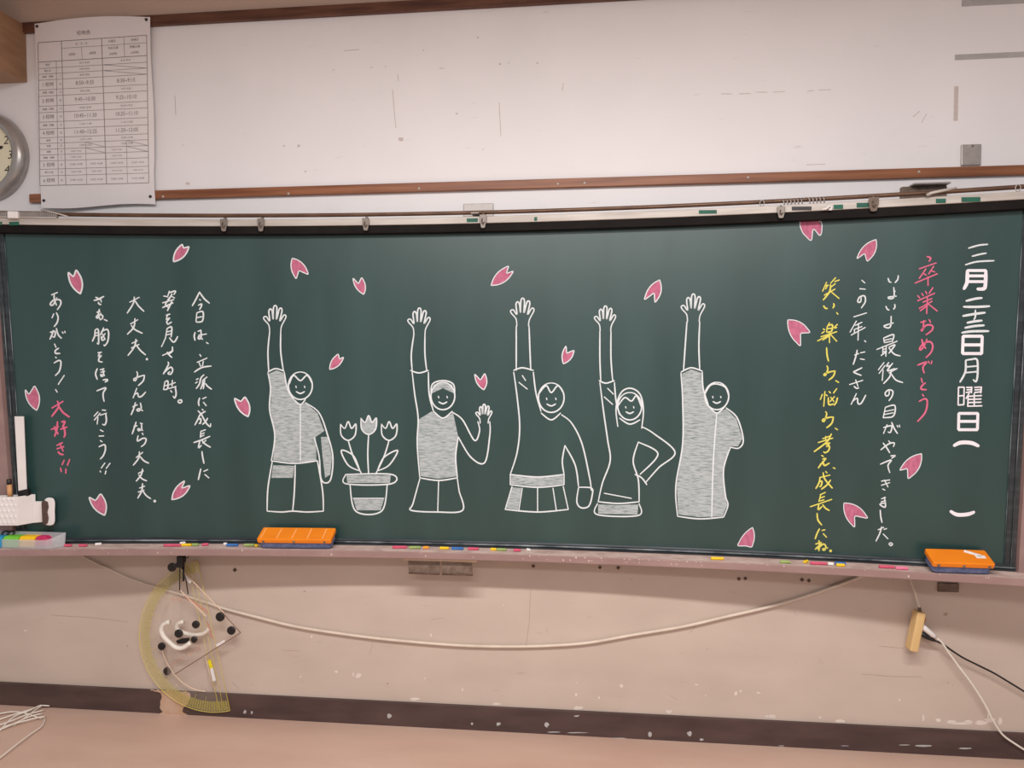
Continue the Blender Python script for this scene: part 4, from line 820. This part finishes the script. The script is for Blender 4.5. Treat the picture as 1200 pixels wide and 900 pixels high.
# ------------------------------------------------------------------ under the ledge
t = thing('twin_bracket', B(516, 665, .04), 'dark metal bracket of two plates under the centre of the ledge', 'bracket')
y_ = -surf(P(516, 660, .1).x, BBOT)+.050
def quadplate(pts, d, th): 
    q = [P(x, y, d) for x, y in pts]; return MB().prism(q, [v+Vector((0, th, 0)) for v in q])
quadplate([(473, 657), (559, 659), (559, 656.6), (473, 654.6)], y_, .04).build('flange', M['edge'], t)
for pts in ([(479, 671.5), (515, 673), (515.5, 658.5), (478, 657.5)], [(518, 673), (554, 674), (553, 660), (517.5, 658.5)]):
    quadplate(pts, y_+.004, .004).build('plate', M['darkplate'], t, bevel=.001)
    (x0, ya), (x1, yb) = pts[0], pts[1]
    MB().tube([P(x0, ya, y_+.006), P(x1, yb, y_+.006)], .003, 8).build('rolled_edge', M['hole'], t, smooth=True)
plate('outlet_plate', 1099.5, 1124, 683.5, 694.2, 0, .008, 'darkplate', 'small dark grey plate on the wall under the right end of the ledge', 'plate')
# long ivory cord
cp = smoothpath([(92, 648), (103, 655), (125, 665.5), (150, 677), (172, 685), (195, 691.5), (215, 697.5), (245, 707), (262, 713), (300, 723), (350, 735), (420, 745.5), (475, 751.5), (540, 756.5), (600, 757.8), (650, 756.5), (692, 753), (740, 744.5), (800, 734.5), (850, 723), (900, 711.5), (950, 697), (1000, 679), (1018, 671)], 8)
tag(MB().tube([P(x, y, .010) for x, y in cp], [.0035+.0025*min(1, max(0, (x-150)/150)) for x, y in cp], 8).build('long_cable', M['cord'], smooth=True), 'long ivory cord sagging across the beige wall below the board', 'cord')
# power strip hanging by its cord
ps = thing('power_strip', P(1073, 762, .05), 'beige power strip hanging on the wall at the right', 'power strip')
a, b = P(1077.5, 716, .05), P(1068, 761.5, .05); ax = (a-b).normalized(); L = (a-b).length; xx = Vector((ax.z, 0, -ax.x)); R3 = Matrix((xx, Vector((0, 1, 0)), ax)).transposed()
MB().box((a+b)/2, (.029, .044, L), R3).build('body', M['tap'], ps, bevel=.005)
MB().box(a+Vector((.015, 0, -.03)), (.008, .014, .016), R3).build('switch', M['red'], ps, bevel=.002, label='small red switch')
MB().tube([P(x, y, d) for x, y, d in ((1078, 715, .05), (1076, 707, .045), (1072, 693, .03), (1067, 679, .02), (1064, 668, .02))], .0045, 8).build('cord', M['cord'], ps, smooth=True)
MB().tube([P(1078.2, 717, .05), P(1077.4, 712, .05)], .006, 8).build('strain_relief', M['darkplate'], ps, smooth=True)
w1 = thing('white_plug_cord', P(1200, 880, .03), 'white plug and cord leaving the power strip down to the right', 'cord')
a, b = P(1080.5, 734, .05), P(1097, 747.5, .045); MB().tube([a, a+(b-a)*.2, a+(b-a)*.75, b], [.010, .0105, .0095, .005], 10).build('plug', M['whitep'], w1, smooth=True)
cp = smoothpath([(1096, 747), (1103, 752), (1112, 765), (1125, 783), (1140, 803), (1155, 827), (1164, 845), (1175, 861), (1190, 872), (1206, 882)], 4)
MB().tube([P(x, y, .045-.02*i/len(cp)) for i, (x, y) in enumerate(cp)], .0036, 8).build('lead', M['ivory'], w1, smooth=True)
w2 = thing('black_plug_cord', P(1200, 812, .03), 'black plug and cord leaving the power strip to the right', 'cord')
a, b = P(1077.5, 741.5, .046), P(1096, 751, .04); MB().tube([a, a+(b-a)*.5, a+(b-a)*.8, b], [.010, .010, .008, .0045], 10).build('plug', M['black'], w2, smooth=True)
cp = smoothpath([(1095, 750.5), (1105, 755), (1115, 762), (1128, 770.5), (1145, 779), (1165, 789), (1185, 801), (1208, 815)], 4)
MB().tube([P(x, y, .04-.012*i/len(cp)) for i, (x, y) in enumerate(cp)], .0034, 8).build('lead', M['black'], w2, smooth=True)
# string bundle on the floor at the left
sb = MB()
for pts in ([(-8, 852), (10, 846), (30, 838), (52, 832)], [(-8, 858), (12, 850), (34, 840), (50, 836)], [(0, 856), (16, 840), (36, 832), (56, 820)], [(-8, 846), (14, 838), (34, 832), (50, 826)], [(4, 852), (24, 846), (44, 841), (53, 840)], [(-8, 838), (14, 834), (30, 836), (48, 842)], [(16, 850), (28, 842), (44, 830), (58, 819.5)], [(53, 840), (50, 850), (36, 860), (20, 872), (0, 888), (-12, 897)]):
    z = .004+.004*random.random(); sp = smoothpath(pts, 5)
    sb.tube([Hz(x, max(y, 824 + x*.055), z+.01*math.sin(math.pi*i/len(sp))) for i, (x, y) in enumerate(sp)], .0028, 6)
tag(sb.build('string_bundle', M['ivory'], smooth=True), 'loose bundle of white string on the floor at the lower left', 'string')

# ------------------------------------------------------------------ protractor and set square hanging under the ledge
PC, PE0, PE1 = (250.5, 745), (231.5, 657), (269.8, 832.5)
DP = .018
vx = ((PE1[0]-PE0[0])/2, (PE1[1]-PE0[1])/2); vy = (-vx[1]*.97, vx[0]*.97)      # along the edge, towards the bulge
def pr(a, b): return (PC[0]+vx[0]*a+vy[0]*b, PC[1]+vx[1]*a+vy[1]*b)
t = thing('protractor', P(*PE1, DP), 'large clear protractor with yellow scale hanging below the ledge', 'protractor')
angs = frange(0, math.pi, 49)
outer = [pr(math.cos(a), math.sin(a)) for a in angs]
def hp(pts, d): return [P(x, y, d) for x, y in pts]
def ring(o, i, d, th):                   # band between two polylines
    n = len(o); V = hp(o, d)+hp(i, d)+hp(o, d-th)+hp(i, d-th); fs = []
    for k in range(n-1): fs += [(k, k+1, n+k+1, n+k), (2*n+k, 3*n+k, 3*n+k+1, 2*n+k+1), (k, 2*n+k, 2*n+k+1, k+1), (n+k, n+k+1, 3*n+k+1, 3*n+k)]
    return MB().add(V, fs)
inner = [pr(.70*math.cos(a), .16+.56*math.sin(a)) for a in angs]
pb = ring(outer, inner, DP+.004, .004)
pb.add(hp([outer[0], outer[-1], inner[-1], inner[0]], DP+.004), [(0, 1, 2, 3)]).build('acrylic_plate', M['acrylic'], t)
ring([pr(.985*math.cos(a), .985*math.sin(a)) for a in angs], [pr(.86*math.cos(a), .86*math.sin(a)) for a in angs], DP+.0052, .0004).build('scale_band', M['pale'], t, label='yellow printed scale')
mb = MB()
for k in range(0, 91):
    a = math.pi*k/90; r0 = .80 if k % 5 == 0 else .86; p0, p1 = pr(r0*math.cos(a), r0*math.sin(a)), pr(.98*math.cos(a), .98*math.sin(a)); wstroke(mb, [p0, p1], .55, DP+.0058)
mb.build('scale_marks', M['yedge'], t, fixn=False, label='yellow tick marks')
mb = MB()
for pts in ([pr(-1, 0), pr(1, 0)], [pr(-.95, .08), pr(.95, .08)], [pr(-.95, .14), pr(.98, .14)]): mb.tube(hp(pts, DP+.005), .0016, 6)
mb.tube(hp(outer, DP+.004), .0018, 6); mb.build('yellow_rim', M['yedge'], t, smooth=True, label='yellow rim lines')
mb = MB(); mb.tube(hp(inner[3:26], DP+.005), .0022, 6); mb.tube(hp([inner[0], pr(.2, .17)], DP+.005), .0018, 6)
mb.build('cutout_edge', M['edge'], t, smooth=True)
q = hp([(243, 774), (246.8, 772.8), (249.5, 782.5), (246, 784)], DP+.0075); MB().prism(q, [v+Vector((0, .001, 0)) for v in q]).build('yellow_tag', M['yellowtag'], t)
q = hp([(246, 784), (249.5, 782.5), (253, 797.5), (249.3, 799)], DP+.0075); MB().prism(q, [v+Vector((0, .001, 0)) for v in q]).build('white_tag', M['whitep'], t)
def magnet(par, x, y, r, d, m='black'):
    c = P(x, y, d); MB().lathe(c, [(r/300, 0), (r/300, .006), (r/300*.8, .008), (.0001, .008)], n=20).build('magnet', M[m], par, smooth=False)
magnet(t, 190, 757, 4.6, DP+.004); magnet(t, 196.5, 786, 4.8, DP+.004, 'pin')
hp2 = smoothpath([(215, 728.5), (208.5, 731), (207.5, 737), (214, 741), (226, 744), (238, 742.5), (245, 737)], 2)
MB().tube(hp(hp2, DP+.022), .008, 10).build('handle', M['ivory'], t, smooth=True, label='ivory handle')
DT = .055
TV = [(198.5, 651), (282, 741.5), (196, 795)]
t = thing('set_square', P(*TV[2], DT), 'large clear triangular set square hanging in front of the protractor', 'set square')
IV = [(212, 692), (241, 722), (210, 772)]
IV = [(211, 691.5), (241.5, 722.5), (208, 752)]
f = hp(TV, DT); fi = hp(IV, DT); g = [v+Vector((0, .004, 0)) for v in f]; gi = [v+Vector((0, .004, 0)) for v in fi]
mb = MB().add(f+fi+g+gi, [x for i in range(3) for x in ((i, (i+1) % 3, 3+(i+1) % 3, 3+i), (6+i, 9+i, 9+(i+1) % 3, 6+(i+1) % 3), (i, 6+i, 6+(i+1) % 3, (i+1) % 3), (3+i, 3+(i+1) % 3, 9+(i+1) % 3, 9+i))])
mb.build('acrylic_plate', M['acrylic'], t)
MB().tube(hp([(212, 667), (262, 718)], DT+.001), .0020, 6).build('bright_edge', M['edge'], t); MB().tube(hp([TV[1], (258, 715)], DT+.001), .0018, 6).build('dark_edge', M['dimedge'], t)
MB().tube(hp([TV[1], (205, 790)], DT+.001), .0018, 6).build('dark_edge', M['dimedge'], t); MB().tube(hp([IV[0], IV[1]], DT+.001), .0026, 6).build('cutout_edge', M['edge'], t)
q = hp([(214, 674.5), (216, 672.5), (224.5, 681.5), (222.5, 684)], DT+.002); MB().prism(q, [v+Vector((0, .0008, 0)) for v in q]).build('white_tag', M['whitep'], t)
q = hp([(253, 755.5), (254.5, 758), (264, 752), (262.5, 749.8)], DT+.002); MB().prism(q, [v+Vector((0, .0008, 0)) for v in q]).build('white_tag', M['whitep'], t)
mb = MB()
for (a, b, n, l) in (((216, 697), (240, 713), 14, 7), ((232, 757), (200, 778), 10, 4), ((242, 728), (247, 745), 8, 5), ((200, 700), (212, 701), 5, 4)):
    for k in range(n):
        u = k/(n-1); x, y = a[0]+(b[0]-a[0])*u, a[1]+(b[1]-a[1])*u; wstroke(mb, [(x, y), (x+l*.45*(1 if k % 3 else 1.6), y+l*.7*(1 if k % 3 else 1.6))], 1.0, DT+.0008)
mb.build('orange_scale', M['oprint'], t, fixn=False, label='orange scale marks')
for (x, y, r, m) in ((202, 664.5, 5.2, 'black'), (258.5, 722.5, 5.4, 'black'), (271.5, 738.5, 5, 'black'), (210, 742, 5, 'black'), (230, 731.5, 4.6, 'black'), (228, 749, 3.8, 'pin')): magnet(t, x, y, r, DT, m)
hp1 = smoothpath([(198.5, 728.5), (192, 731.5), (189, 738), (192, 746), (199, 753), (206, 758.5), (213, 759.5), (219, 756.5), (223, 753)], 2)
MB().tube(hp(hp1, DT+.03), .009, 10).build('handle', M['ivory'], t, smooth=True, label='ivory handle')
q = hp([(206, 751), (212, 748.5), (222, 747.5), (221, 752), (214, 754.5), (208, 754.5)], DT+.004); MB().prism(q, [v+Vector((0, .004, 0)) for v in q]).build('handle_base', M['black'], t, label='black handle base')
# black clip that carries both
t = thing('hanging_clip', P(211, 668, .06), 'black metal clip under the ledge holding the drawing tools', 'clip')
dk = .085
MB().box(P(212.5, 655.5, dk), (.024, .03, .03)).build('clip_body', M['black'], t, bevel=.003)
MB().box(P(211, 662, dk), (.030, .022, .018)).build('jaw', M['black'], t, bevel=.003)
for pts in ([(211, 662), (210.5, 680), (210.5, 692)], [(213, 664), (218, 680), (220.5, 696)], [(212, 652), (218, 654), (221, 653)]): MB().tube(hp(pts, dk), .0022, 8).build('wire', M['pin'], t, smooth=True)
MB().tube(hp([(215, 664), (215, 681)], dk+.003), .004, 8).build('pull', M['black'], t, smooth=True)
